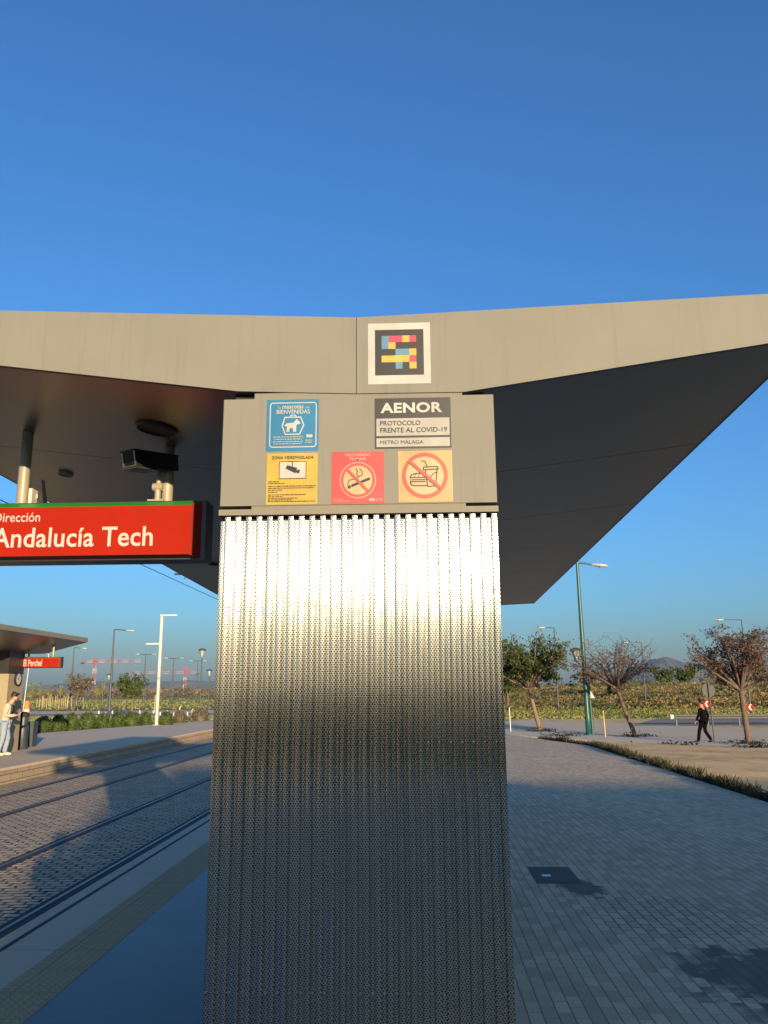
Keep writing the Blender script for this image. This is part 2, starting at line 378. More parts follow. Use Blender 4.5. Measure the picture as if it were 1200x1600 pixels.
M['hair'] = plain('dark_hair', (0.016, 0.011, 0.009), 0.5)
M['black_cloth'] = plain('black_clothes', (0.004, 0.004, 0.0045), 1.0, var=0)
M['black_cloth'].node_tree.nodes['Principled BSDF'].inputs['Specular IOR Level'].default_value = 0.05
M['shoe'] = plain('dark_shoes', (0.02, 0.02, 0.02), 0.6)
M['pale_shoe'] = plain('pale_trainers', (0.5, 0.47, 0.42), 0.6)
M['orange'] = plain('orange_plastic', (0.72, 0.20, 0.06), 0.5)
M['crane_red'] = plain('crane_red', (0.42, 0.03, 0.05), 0.5)
M['crane_white'] = plain('crane_white', (0.42, 0.41, 0.40), 0.5)
M['roof_tile'] = plain('orange_roof_tile', (0.40, 0.16, 0.07), 0.8, scale=0.4)
M['house_wall'] = plain('pale_render', (0.5, 0.45, 0.38), 0.8, scale=0.4)
M['bench'] = plain('dark_bench_paint', (0.035, 0.05, 0.055), 0.45)
M['column_tan'] = clad('tan_column_panel', (0.30, 0.25, 0.165), 0.2)
M['iron'] = plain('cast_iron_cover', (0.085, 0.078, 0.07), 0.85, 0.0, bump=0.5, scale=20)
M['galv'] = plain('galvanised_rail', (0.06, 0.062, 0.066), 0.6, 0.0)

# ------------------------------------------------------------------ people, trees, lamps: builders used further down
def skin_mesh(nodes, edges, mat, name, parent, sub=2):
    me = bpy.data.meshes.new(name); me.from_pydata([n[0] for n in nodes], edges, [])
    o = bpy.data.objects.new('skin_source', me); COL.objects.link(o)
    sm = o.modifiers.new('s', 'SKIN'); ss = o.modifiers.new('b', 'SUBSURF'); ss.levels = sub; ss.render_levels = sub
    sl = me.skin_vertices[0].data
    for i, n in enumerate(nodes):
        r = n[1]; sl[i].radius = (r, r) if not hasattr(r, '__len__') else r
        sl[i].use_root = (i == 0)
    dg = bpy.context.evaluated_depsgraph_get(); bpy.context.view_layer.update()
    nm = bpy.data.meshes.new_from_object(o.evaluated_get(dg), depsgraph=dg)
    bpy.data.objects.remove(o); nm.name = name; nm.materials.clear(); nm.materials.append(mat)
    nm.polygons.foreach_set('use_smooth', [True] * len(nm.polygons))
    r = bpy.data.objects.new(name, nm); COL.objects.link(r); r.parent = parent
    return r
def person(label, loc, rz, J, mats, group=None, extra=None):
    """J: joints in local space, facing +Y.  mats: skin, top, trousers, shoe, hair"""
    t = thing('person', label, 'person', loc, rz, group)
    V = lambda a: Vector(a)
    N = []; E = []
    def n(p, r, par=None):
        N.append((V(p), r)); i = len(N) - 1
        if par is not None: E.append((par, i))
        return i
    pel = n(J['pelvis'], (0.105, 0.085)); ab = n(V(J['pelvis']).lerp(V(J['chest']), 0.5), (0.105, 0.085), pel)
    ch = n(J['chest'], (0.13, 0.09), ab); nb = n(J['neck'], 0.055, ch)
    h0 = n(V(J['neck']).lerp(V(J['head']), 0.5), 0.058, nb); h1 = n(J['head'], (0.078, 0.092), h0)
    up = (V(J['head']) - V(J['neck'])).normalized(); fw = V(J['face']).normalized()
    n(V(J['head']) + up * 0.085, (0.062, 0.075), h1)
    n(V(J['head']) + fw * 0.075 - up * 0.055, 0.034, h0)                  # jaw and chin
    n(V(J['head']) + fw * 0.112 + up * 0.0, 0.014, h1)                    # nose
    side = fw.cross(up).normalized()
    for s in (-1, 1): n(V(J['head']) + side * s * 0.088 - up * 0.005, 0.018, h1)   # ears
    hands = {}
    for s in ('l', 'r'):
        sh = n(J['sh_' + s], 0.062, ch); e = n(J['el_' + s], 0.043, sh); wr = n(J['wr_' + s], 0.028, e)
        d = (V(J['hand_' + s]) - V(J['wr_' + s])).normalized(); pm = n(V(J['wr_' + s]) + d * 0.055, (0.036, 0.022), wr)
        lat = d.cross(fw); lat = lat.normalized() if lat.length > 0.1 else side
        curl = lat.cross(d).normalized()
        for k, ln in zip((-1.5, -0.5, 0.5, 1.5), (0.062, 0.074, 0.07, 0.055)):
            a = n(V(J['wr_' + s]) + d * 0.10 + lat * k * 0.018, 0.009, pm); b = n(N[a][0] + d * ln * 0.6 - curl * 0.012, 0.008, a)
            n(N[b][0] + d * ln * 0.3 - curl * 0.025, 0.007, b)
        th = n(V(J['wr_' + s]) + d * 0.05 + lat * 0.042, 0.010, pm); n(N[th][0] + d * 0.045 + lat * 0.012 - curl * .02, 0.009, th)
        hip = n(J['hip_' + s], 0.085, pel); kn = n(J['kn_' + s], 0.057, hip); an = n(J['an_' + s], 0.04, kn)
        n(J['toe_' + s], 0.035, an)
    skin_mesh(N, E, mats['skin'], 'body', t, 1)
    # clothes: slightly larger shells over the same skeleton
    def shell(name, chain_nodes, chain_edges, mat): return skin_mesh(chain_nodes, chain_edges, mat, name, t, 2)
    c = [(V(J['pelvis']) + V((0, 0, -0.12)), (0.175, 0.135)), (V(J['pelvis']).lerp(V(J['chest']), 0.5), (0.16, 0.125)), (V(J['chest']), (0.178, 0.13)),
         (V(J['chest']).lerp(V(J['neck']), 0.75), 0.085)]
    e = [(0, 1), (1, 2), (2, 3)]
    for s in ('l', 'r'):
        b = len(c)
        c += [(V(J['sh_' + s]), 0.078), (V(J['el_' + s]), 0.058), (V(J['wr_' + s]), 0.042)]; e += [(2, b), (b, b + 1), (b + 1, b + 2)]
    shell('sweater', c, e, mats['top'])
    c = [(V(J['pelvis']), (0.155, 0.122))]; e = []
    for s in ('l', 'r'):
        b = len(c); a = V(J['an_' + s])
        c += [(V(J['hip_' + s]), 0.108), (V(J['kn_' + s]), 0.078), (a + V((0, 0, -0.03)), 0.07)]; e += [(0, b), (b, b + 1), (b + 1, b + 2)]
    shell('trousers', c, e, mats['trousers'])
    for s in ('l', 'r'):
        a = V(J['an_' + s]); b = V(J['toe_' + s]); d = (b - a); d.z = 0; d.normalize()
        skin_mesh([(a - d * 0.05 + V((0, 0, -0.045)), 0.042), (a + d * 0.06 + V((0, 0, -0.045)), 0.046), (b + d * 0.03, (0.045, 0.034))], [(0, 1), (1, 2)], mats['shoe'], 'shoe', t, 2)
    hd = V(J['head'])
    skin_mesh([(hd + up * 0.065 - fw * 0.02, (0.088, 0.098)), (hd + up * 0.10 - fw * 0.03, (0.06, 0.065)), (hd - fw * 0.065 - up * 0.03, (0.06, 0.045))], [(0, 1), (0, 2)], mats['hair'], 'hair', t, 2)
    for s in (-1, 1):
        mb = MB(); p = hd + fw * 0.088 + side * s * 0.033 + up * 0.022
        mb.tube([p - fw * 0.004, p + fw * 0.008], [0.011, 0.006], 8); obj('eye', mb, M['rubber'], t, world=False)
    mb = MB(); p = hd + fw * 0.098 - up * 0.048; mb.tube([p - side * 0.022, p + fw * 0.006, p + side * 0.022], [0.004, 0.007, 0.004], 6)
    obj('mouth', mb, M['red_dark'], t, world=False)
    return t
def J_stand(**kw):
    J = dict(pelvis=(0, 0, 0.95), chest=(0, 0, 1.33), neck=(0, 0.0, 1.47), head=(0, 0.02, 1.63), face=(0, 1, 0),
             sh_l=(-0.19, 0, 1.40), el_l=(-0.25, -0.03, 1.12), wr_l=(-0.25, 0.08, 0.88), hand_l=(-0.24, 0.12, 0.78),
             sh_r=(0.19, 0, 1.40), el_r=(0.25, -0.03, 1.12), wr_r=(0.25, 0.08, 0.88), hand_r=(0.24, 0.12, 0.78),
             hip_l=(-0.095, 0, 0.89), kn_l=(-0.10, 0.03, 0.50), an_l=(-0.10, -0.02, 0.09), toe_l=(-0.11, 0.15, 0.04),
             hip_r=(0.095, 0, 0.89), kn_r=(0.10, 0.03, 0.50), an_r=(0.10, -0.02, 0.09), toe_r=(0.11, 0.15, 0.04))
    J.update(kw); return J

def leaf(mb, p, s, r, m=0):
    a = Vector((r.gauss(0, 1), r.gauss(0, 1), r.gauss(0, 1))).normalized(); b = a.orthogonal().normalized()
    q = Matrix.Rotation(r.uniform(0, 6.28), 3, a); b = q @ b; c = a.cross(b)
    mb.add([p + b * s, p + c * s * 0.5, p - b * s, p - c * s * 0.5], [(0, 1, 2, 3)], m)
def tree(name, label, loc, lean, fork_h, h, rx, ry, leaf_m, bark_m, leaves, leaf_s, seed, bare_top=0.0, cat='tree', group=None, limbs=16, trunk_r=0.11, flat=0.5, low=0.0):
    r = random.Random(seed)
    t = thing(name, label, cat, loc, 0, group)
    top = Vector((lean[0], lean[1], fork_h))
    mid = top * 0.5 + Vector((r.uniform(-.05, .05), r.uniform(-.05, .05), 0))
    tr = MB(); tr.tube([(0, 0, -0.1), mid * 0.15 + Vector((0, 0, 0.02)), mid, top], [trunk_r * 1.35, trunk_r * 1.05, trunk_r * 0.9, trunk_r * 0.85], 9)
    cr = MB(); tips = []
    ch = h - fork_h
    cc = Vector((lean[0] * 1.3, lean[1] * 1.3, fork_h + ch * (0.40 - low)))
    for i in range(limbs):
        ph = i * 2.399 + r.uniform(-.4, .4); u = r.uniform(0.15, 1.0); el_ = r.uniform(-0.15, 1.0)
        e = cc + Vector((math.cos(ph) * rx * u ** .5 * math.cos(el_), math.sin(ph) * ry * u ** .5 * math.cos(el_), math.sin(el_) * ch * 0.62))
        a = top; m1 = a.lerp(e, 0.5) + Vector((r.uniform(-.2, .2), r.uniform(-.2, .2), r.uniform(0, .3)))
        tr.tube([a, m1, e], [trunk_r * 0.55, trunk_r * 0.28, trunk_r * 0.07], 6)
        for k in range(9):
            f = r.uniform(0.35, 1.0); b = (a.lerp(m1, f * 2) if f < .5 else m1.lerp(e, f * 2 - 1))
            d = Vector((r.gauss(0, 1), r.gauss(0, 1), r.gauss(0.35, .8))).normalized() * r.uniform(0.35, 0.95) * (rx * 0.38)
            c2 = b + d; mm = b.lerp(c2, .5) + Vector((r.uniform(-.07, .07),) * 3)
            tr.tube([b, mm, c2], [trunk_r * 0.11, trunk_r * 0.07, trunk_r * 0.035], 4)
            tips.append((b, c2))
            for q in range(2):
                b2 = b.lerp(c2, r.uniform(.3, .9)); c3 = b2 + Vector((r.gauss(0, 1), r.gauss(0, 1), r.gauss(.3, .8))).normalized() * r.uniform(.2, .5) * rx * .3
                tr.tube([b2, c3], [trunk_r * 0.055, trunk_r * 0.03], 3); tips.append((b2, c3))
    wts = []
    for b, c2 in tips:
        hh = (c2.z - fork_h) / ch
        wts.append(max(0.03, 1 - bare_top * max(0, hh * 1.5 - 0.25)))
    for b, c2 in r.choices(tips, weights=wts, k=leaves):
        p = b.lerp(c2, r.uniform(.2, 1.1)) + Vector((r.gauss(0, .08), r.gauss(0, .08), r.gauss(0, .07))) * rx * 0.5
        leaf(cr, p, leaf_s * r.uniform(.6, 1.3), r)
    obj('trunk', tr, bark_m, t, world=False); obj('crown', cr, leaf_m, t, world=False)
    return t

def lamp_post(label, loc, h, arm, mat, rz=0.0, arms=(1,), r0=0.085, lantern=False, drop=-0.12, group='tall street lamps with one-sided arms'):
    t = thing('street_lamp', label, 'street lamp', loc, rz, group)
    b = MB(); b.lathe([(r0 * 2.0, 0), (r0 * 2.0, 0.03), (r0 * 1.25, 0.06), (r0 * 1.2, 0.9), (r0, 1.0), (r0 * 0.95, h * 0.5), (r0 * 0.62, h)], n=12); obj('pole', b, mat, t, world=False)
    for s in arms:
        b = MB(); b.tube([(0, 0, h - 0.03), (s * arm * 0.5, 0, h + drop * .5), (s * arm, 0, h + drop)], [r0 * 0.5, r0 * 0.45, r0 * 0.4], 8); obj('arm', b, mat, t, world=False)
        b = MB(); x0 = s * arm; L = 0.85
        rings = []
        for k, (f, wd, ht) in enumerate([(0, .05, .05), (0.18, .13, .085), (0.5, .18, .10), (0.85, .15, .08), (1.0, .05, .03)]):
            cx = x0 + s * L * f; cz = h + drop + drop * f * 0.6
            rings.append([(cx, wd * math.cos(a), cz + ht * math.sin(a)) for a in [2 * math.pi * q / 10 for q in range(10)]])
        b.loft(rings, 0, True, True); hd = obj('lamp_head', b, M['lamp_glass'] if not lantern else M['lamp_glass'], t, world=False)
        b = MB(); b.lathe([(0.02, -0.03), (0.12, -0.015), (0.13, 0.0)], (x0 + s * L * .55, 0, h + drop * 1.4 - 0.10), 10); obj('lens', b, M['white'], hd, world=False)
    return t
def lantern_post(label, loc, h, mat, group='lantern topped posts'):
    t = thing('lantern_post', label, 'lantern post', loc, 0, group)
    b = MB(); b.lathe([(0.13, 0), (0.13, 0.04), (0.075, 0.08), (0.07, 0.9), (0.055, 1.0), (0.045, h - 0.75)], n=10); obj('pole', b, mat, t, world=False)
    lantern_head(t, (0, 0, h - 0.75), mat); return t
def lantern_head(t, c, mat):
    b = MB(); b.lathe([(0.05, 0), (0.09, 0.05), (0.10, 0.10), (0.22, 0.55)], c, 12); l = obj('lantern_glass', b, M['lamp_glass'], t, world=False)
    b = MB(); b.lathe([(0.31, 0.55), (0.33, 0.60), (0.25, 0.68), (0.02, 0.74)], c, 14); obj('lantern_cap', b, mat, t, world=False)
    b = MB()
    for k in range(4):
        a = math.pi / 4 + k * math.pi / 2; b.tube([(c[0] + .09 * math.cos(a), c[1] + .09 * math.sin(a), c[2] + .05), (c[0] + .26 * math.cos(a), c[1] + .26 * math.sin(a), c[2] + .57)], .014, 5)
    obj('lantern_frame', b, mat, t, world=False)

# ================================================================== SETTING
GZ = -0.62
b = MB()
N = 40; Rr = 9000
b.add([(Rr * math.cos(2 * math.pi * k / N), Rr * math.sin(2 * math.pi * k / N), GZ) for k in range(N)], [tuple(range(N))]); struct('ground', b, M['field'])
# near platform
b = MB(); b.box(-3.035, 5.4, -12, 27, -0.7, -0.012); b.prism([(-3.035, 27), (5.4, 27), (3.0, 36), (-3.035, 60)], -0.7, -0.012); struct('platform', b, M['edge'])
b = MB(); b.box(-3.04, -2.5, -12, 60, -0.10, 0.0); b.box(-2.90, -2.865, -12, 60, 0.0, 0.003, 1); b.box(-3.045, -3.02, -12, 60, -0.34, 0.004, 1); struct('platform_edge', b, [M['edge'], M['rubber']])
b = MB(); b.box(-2.5, -2.13, -12, 60, -0.02, 0.002); struct('tactile_paving', b, M['tactile'])
b = MB(); b.box(-2.13, -0.55, -12, 45, -0.02, 0.0); struct('platform_floor', b, M['blue'])
b = MB(); b.prism([(-0.55, -12), (5.4, -12), (5.4, 27), (3.0, 36), (-0.55, 42)], -0.02, 0.001); struct('pavement', b, M['pavers'])
# track bed and rails
b = MB(); b.box(-9.81, -3.035, -15, 300, -0.75, -0.385); struct('track_bed', b, M['setts'])
RL = [(-3.80, 'tram rail nearest the platform edge beside the corrugated column'), (-5.22, 'second tram rail counted from the near platform edge'),
      (-7.38, 'third tram rail out from the near platform, inner rail of the far track'), (-8.80, 'tram rail closest to the opposite platform wall')]
for x, lab in RL:
    b = MB(); b.box(x - 0.020, x + 0.020, -15, 300, -0.39, -0.376); o = tag(obj('tram_rail', b, M['rail']), lab, 'rail', 'tram rails set in stone setts')
    b = MB(); b.box(x - 0.09, x - 0.021, -15, 300, -0.39, -0.380); b.box(x + 0.021, x + 0.12, -15, 300, -0.39, -0.380); obj('rubber_strip', b, M['rubber'], o)
# opposite platform
b = MB(); b.prism([(-9.85, -15), (-9.85, 90), (-12.2, 90), (-13.0, 52), (-17.5, 34), (-17.5, -15)], -0.7, -0.004); struct('opposite_platform', b, M['far_plat'])
b = MB(); b.box(-9.85, -9.80, -15, 90, -0.38, -0.06); struct('platform_wall', b, M['blockwall'])
b = MB(); b.box(-10.25, -9.77, -15, 90, -0.06, 0.004); struct('platform_coping', b, M['far_plat'])
# left far land: roads and field
b = MB(); b.add([(-19, 62, GZ + .008), (-9.9, 62, GZ + .008), (-9.9, 78, GZ + .008), (-80, 78, GZ + .008), (-80, 62, GZ + .008)], [(0, 1, 2, 3, 4)]); struct('green_verge', b, M['lawn'])
b = MB(); b.add([(-140, 78, GZ + .012), (-9.9, 78, GZ + .012), (-9.9, 112, GZ + .012), (-140, 104, GZ + .012)], [(0, 1, 2, 3)]); struct('far_road', b, M['tan_road'])
b = MB(); b.add([(-140, 86, GZ + .016), (-9.9, 88, GZ + .016), (-9.9, 96, GZ + .016), (-140, 93, GZ + .016)], [(0, 1, 2, 3)]); struct('far_carriageway', b, M['asphalt'])
# right: street running obliquely, s = distance beyond the row of trees, t along it
D = Vector((0.575, -0.818, 0)); NN = Vector((0.818, 0.575, 0)); O0 = Vector((11.4, 42.2, 0))
def ST(s, t, z): p = O0 + NN * s + D * t; return (p.x, p.y, z)
def strip(name, s0, s1, t0, t1, z0, z1, m):
    b = MB(); v = [ST(s0, t0, z0), ST(s1, t0, z0), ST(s1, t1, z0), ST(s0, t1, z0), ST(s0, t0, z1), ST(s1, t0, z1), ST(s1, t1, z1), ST(s0, t1, z1)]
    b.add(v, [(3, 2, 1, 0), (4, 5, 6, 7), (0, 1, 5, 4), (1, 2, 6, 5), (2, 3, 7, 6), (3, 0, 4, 7)]); return struct(name, b, m)
strip('sidewalk', -4.6, -0.05, -22, 70, GZ - .1, -0.53, M['sidewalk'])
strip('kerb', -0.05, 0.12, -22, 70, GZ - .1, -0.525, M['edge'])
strip('road', 0.12, 12.0, -22, 90, GZ - .1, GZ + 0.02, M['tan_road'])
strip('bare_ground', 12.0, 30.0, -40, 20, GZ - .1, GZ + 0.016, M['dirt'])
b = MB(); b.add([(14, 56, GZ + .03), (120, 50, GZ + .03), (120, 66, GZ + .03), (20, 70, GZ + .03)], [(0, 1, 2, 3)]); struct('side_road', b, M['asphalt'])
# dirt lot between the pavement and the sidewalk
b = MB(); nx, ny = 70, 110; vs_ = []
for j in range(ny + 1):
    for i in range(nx + 1):
        y = -12 + j * (47.5 / ny); s_edge = 5.4 - max(0, y - 27) * 0.27
        x = s_edge + (i / nx) ** 1.6 * 45
        s = (x - O0.x) * NN.x + (y - O0.y) * NN.y
        k = min(1, max(0, (s + 16) / 11.5)); z = -0.05 - 0.42 * k
        z += 0.05 * noise.noise((x * .45, y * .45, 0)) + 0.025 * noise.noise((x * 1.7, y * 1.7, 3)) + 0.03 * abs(noise.noise((x * .12 + 3, y * 1.1, 7)))
        if s > -5.0: z = -0.56 - (s + 5) * 0.3
        vs_.append((x, y, z))
b.add(vs_, [(j * (nx + 1) + i, j * (nx + 1) + i + 1, (j + 1) * (nx + 1) + i + 1, (j + 1) * (nx + 1) + i) for j in range(ny) for i in range(nx)], 0, True); struct('dirt_lot', b, M['dirt'])
# rising scrubland to the right, its far bushes, and the green strip before it
def scrub_h(x, y):
    k = min(1, max(0, (y - 95) / 80)); k = k * k * (3 - 2 * k); e = min(1, max(0, (x + 5) / 25))
    return GZ + 0.03 + k * e * (2.9 + 0.9 * noise.noise((x * .03, y * .02, 1))) + 0.25 * noise.noise((x * .09, y * .09, 4)) * k
b = MB(); nx, ny = 90, 60
vs_ = []
for j in range(ny + 1):
    for i in range(nx + 1):
        x = -10 + i * 210 / nx; y = 92 + j * 240 / ny; vs_.append((x, y, scrub_h(x, y)))
b.add(vs_, [(j * (nx + 1) + i, j * (nx + 1) + i + 1, (j + 1) * (nx + 1) + i + 1, (j + 1) * (nx + 1) + i) for j in range(ny) for i in range(nx)], 0, True); struct('terrain', b, M['scrub_ground'])
b = MB(); b.add([(4, 70, GZ + .024), (150, 70, GZ + .024), (150, 95, GZ + .024), (4, 95, GZ + .024)], [(0, 1, 2, 3)]); struct('grass_strip', b, M['lawn'])
r = random.Random(3); b = MB()
for k in range(900):
    y = 100 + 130 * r.random() ** 1.3; x = r.uniform(6, 100) * y / 130 + 2
    patch = noise.noise((x * .05, y * .05, 9)); 
    h = (0.35 + 1.1 * r.random() ** 2) * (1.0 + 0.6 * patch)
    if y > 165: h *= 1.7
    wd = h * r.uniform(.8, 1.7); c = Vector((x, y, scrub_h(x, y)))
    for q in range(26):
        a = r.uniform(0, 6.28); e = r.random() ** .5
        leaf(b, c + Vector((math.cos(a) * wd * e * .7, math.sin(a) * wd * e * .5, h * r.random() * (1.1 - .6 * e))), 0.24 * r.uniform(.6, 1.5), r)
tag(obj('scrub_bushes', b, M['scrub']), 'olive and rust coloured scrub covering the rise behind the road', 'scrub', kind='stuff')
b = MB(); r = random.Random(5)
for k in range(2600):
    x = r.uniform(-75, 0); y = r.uniform(113, 260); s = r.uniform(.25, .7); c = Vector((x * y / 130, y, GZ))
    for q in range(4): leaf(b, c + Vector((r.gauss(0, .4), r.gauss(0, .3), r.random() * s)), .22, r)
tag(obj('field_weeds', b, M['leaf_pale']), 'pale green weeds growing over the flat field behind the platform', 'weeds', kind='stuff')
b = MB(); r = random.Random(15)
for k in range(16000):
    x = r.uniform(4, 75); y = r.uniform(68, 99); leaf(b, Vector((x, y, GZ + r.uniform(.02, .16))), r.uniform(.06, .15), r)
for k in range(2500):
    x = r.uniform(-40, -10); y = r.uniform(62, 78); leaf(b, Vector((x, y, GZ + r.uniform(.02, .2))), r.uniform(.1, .2), r)
tag(obj('grass', b, M['grass']), 'sunlit yellow green grass beside the roads', 'grass', kind='stuff')
b = MB(); r = random.Random(16)
for k in range(26000):
    x = r.uniform(5, 120); y = 96 + 90 * r.random() ** 1.2; leaf(b, Vector((x, y, scrub_h(x, y) + r.uniform(.02, .35))), r.uniform(.10, .24), r)
tag(obj('dry_grass', b, M['drygrass']), 'rust and straw coloured dry grass on the rise behind the road', 'grass', kind='stuff')
# verge of weeds along the pavement edge
b = MB(); r = random.Random(11)
for k in range(5200):
    y = 6 + 25 * r.random() ** 1.1; x = 5.42 + abs(r.gauss(0, .17)) - max(0, y - 27) * .27
    hh = r.uniform(.04, .17) * (1.35 if noise.noise((x, y * .7, 2)) > 0.05 else .6)
    a = r.uniform(0, 6.28); dx, dy = math.cos(a) * .012, math.sin(a) * .012; lx, ly = r.gauss(0, .05), r.gauss(0, .05)
    b.add([(x - dx, y - dy, -0.06), (x + dx, y + dy, -0.06), (x + lx * .5 + dx * .7, y + ly * .5, hh * .6), (x + lx, y + ly, hh)], [(0, 1, 2, 3)])
for k in range(2600):
    y = 6 + 25 * r.random() ** 1.1; x = 5.42 + abs(r.gauss(0, .2)) - max(0, y - 27) * .27
    leaf(b, Vector((x, y, r.uniform(-.03, .09))), .03 * r.uniform(.6, 1.5), r)
tag(obj('verge_weeds', b, M['verge']), 'dark dry weeds along the edge of the brick pavement', 'weeds', kind='stuff')
# hills
def hill(name, cx, cy, wd, h, seed, dep=700):
    b = MB(); nx, ny = 140, 14; v = []
    for j in range(ny + 1):
        for i in range(nx + 1):
            u = i / nx * 2 - 1; q = j / ny * 2 - 1
            e = max(0, 1 - u * u) ** 1.3 * max(0, 1 - q * q)
            z = h * e * (1 + .38 * noise.noise((u * 3 + seed, q * 1.5, seed)) + .2 * noise.noise((u * 9, q * 3, seed)) + .12 * noise.noise((u * 22, q * 6, seed)))
            v.append((cx + u * wd, cy + q * dep, GZ - 1 + z))
    b.add(v, [(j * (nx + 1) + i, j * (nx + 1) + i + 1, (j + 1) * (nx + 1) + i + 1, (j + 1) * (nx + 1) + i) for j in range(ny) for i in range(nx)], 0, True)
    return struct(name, b, M['hill'])
p = P(1047, 1040, 5600); hill('hills', p.x, 5600, 560, 185, 1.3)
p = P(1190, 1040, 6200); hill('hills', p.x, 6200, 950, 205, 4.1)
p = P(330, 1060, 7000); hill('hills', p.x - 600, 7000, 1600, 95, 8.2)
# low bank added unseen behind the viewer, crest shaped to shade the ground close by
def interp(x, k):
    if x <= k[0][0]: return k[0][1]
    for (a, u), (c, w_) in zip(k, k[1:]):
        if x <= c: return u + (w_ - u) * (x - a) / (c - a)
    return k[-1][1]
b = MB(); nx, ny = 420, 12; v = []
for j in range(ny + 1):
    for i in range(nx + 1):
        x = -60 + i * 170 / nx; q = j / ny * 2 - 1; y = -40 + q * 16
        crest = interp(x, [(-90, GZ - .5), (6.5, GZ - .5), (10, 7.0), (16.15, 7.45), (16.55, 8.75), (18.1, 8.85), (18.5, 9.8), (22.6, 9.8), (23.6, 9.0), (38, 8.8), (44, GZ - .5), (160, GZ - .5)]) + .12 * noise.noise((x * .5, 0, 0)) * (10 < x < 40)
        v.append((x, y, GZ - .5 + (crest - GZ + .5) * max(0, 1 - abs(q) ** 1.5)))
b.add(v, [(j * (nx + 1) + i, j * (nx + 1) + i + 1, (j + 1) * (nx + 1) + i + 1, (j + 1) * (nx + 1) + i) for j in range(ny) for i in range(nx)], 0, True); struct('added_shade_bank', b, M['bank'])

# ================================================================== SHELTER
YF = 3.40
top_px = [(-385, 478.4), (557, 497), (1269, 456)]
bot_px = [(1269, 526), (725, 613), (557, 615.5), (372, 612), (-385, 530)]
fr_top = [P(x, y, YF) for x, y in top_px]; fr_bot = [P(x, y, YF) for x, y in bot_px]
YB = 12.2
shelter = thing('tram_shelter', 'grey butterfly roofed tram shelter on a corrugated column, nearest the viewer', 'tram shelter', (P(560, 700, YF).x, YF, 0))
def back(p, dz=0.0): return Vector((p.x * 0.985, YB, p.z - dz))
bz = [0.17, 0.09, 0.08, 0.09, 0.17]
bk_top = [back(p, .12) for p in fr_top]; bk_bot = [back(p, d) for p, d in zip(fr_bot, bz)]
pr = P(820, 943, YB); bk_bot[0] = Vector((fr_bot[0].x, YB, pr.z))
b = MB()                                            # roof skin and side edges
b.add(fr_top + bk_top, [(0, 1, 4, 3), (1, 2, 5, 4)])
b.add([fr_top[2], fr_bot[0], bk_bot[0], bk_top[2]], [(0, 1, 2, 3)]); b.add([fr_top[0], fr_bot[4], bk_bot[4], bk_top[0]], [(3, 2, 1, 0)])
b.add(bk_top + bk_bot, [(0, 1, 2, 3, 4, 5, 6, 7)])
obj('roof', b, M['clad'], shelter)
ins = 0.012
def inn(p, dy): return Vector((p.x, p.y + dy, p.z + 0.004))
b = MB(); fb = [inn(p, 0.015) for p in fr_bot]; bb = [inn(p, -0.015) for p in bk_bot]
for i in range(4):
    ng = 14; v = []
    for j in range(ng + 1):
        for k in range(ng + 1):
            v.append(fb[i].lerp(fb[i + 1], k / ng).lerp(bb[i].lerp(bb[i + 1], k / ng), j / ng))
    b.add(v, [(j * (ng + 1) + k, j * (ng + 1) + k + 1, (j + 1) * (ng + 1) + k + 1, (j + 1) * (ng + 1) + k) for j in range(ng) for k in range(ng)], 0, True)
obj('soffit', b, M['soffit'], shelter)
# fascia: two panels with a joint between them, 4 cm thick and 3 mm proud of the roof end
xj = fr_top[1].x
def fascia(pts):
    b = MB(); v0 = [Vector((p.x, YF - 0.006, p.z)) for p in pts]; v1 = [Vector((p.x, YF + 0.02, p.z)) for p in pts]; b.loft([v0, v1]); return b
jz = fr_bot[2]
g = 0.0014
obj('fascia_panel', fascia([fr_top[0], Vector((xj - g, YF, fr_top[1].z)), Vector((xj - g, YF, jz.z)), fr_bot[3], fr_bot[4]]), M['clad'], shelter)
obj('fascia_panel', fascia([Vector((xj + g, YF, fr_top[1].z)), fr_top[2], fr_bot[0], fr_bot[1], Vector((xj + g, YF, jz.z))]), M['clad'], shelter)
# column
xl, xr = P(343.5, 802, YF).x, P(777.5, 802, YF).x
zt = P(560, 803, YF).z
NP = 26; pw = (xr - xl) / NP; dep = 0.014
b = MB(); prof = []
for k in range(NP):
    x = xl + k * pw
    for q in range(7): prof.append((x + pw * 0.42 * q / 6, dep - .0010 * (1 - (q / 3 - 1) ** 2)))
    for q in range(7): prof.append((x + pw * (0.45 + 0.49 * q / 6), .0011 * (q / 3 - 1) ** 2))
    prof.append((x + pw * 0.97, dep))
prof.append((xr, dep))
y0 = YF + 0.012
bot = [Vector((x, y0 + y, 0.012)) for x, y in prof]; tp = [Vector((x, y0 + y, zt - (0.02 if y > dep * .6 else 0.004))) for x, y in prof]
n = len(prof)
b.add(bot + tp, [(i, i + 1, n + i + 1, n + i) for i in range(n - 1)])
CD = 1.15
b.add([(xl, y0 + dep, .012), (xl, y0 + CD, .012), (xl, y0 + CD, zt - .03), (xl, y0 + dep, zt - .03)], [(3, 2, 1, 0)])
b.add([(xr, y0 + dep, .012), (xr, y0 + CD, .012), (xr, y0 + CD, zt - .03), (xr, y0 + dep, zt - .03)], [(0, 1, 2, 3)])
b.add([(xl, y0 + CD, .012), (xr, y0 + CD, .012), (xr, y0 + CD, zt - .03), (xl, y0 + CD, zt - .03)], [(0, 1, 2, 3)])
colm = obj('column_cladding', b, M['perf'], shelter)
sb = MB(); 
sb.tube([(0, 0.004, 0), (0, -0.003, 0), (0, -0.006, 0)], [0.006, 0.006, 0.003], 8)
first = None
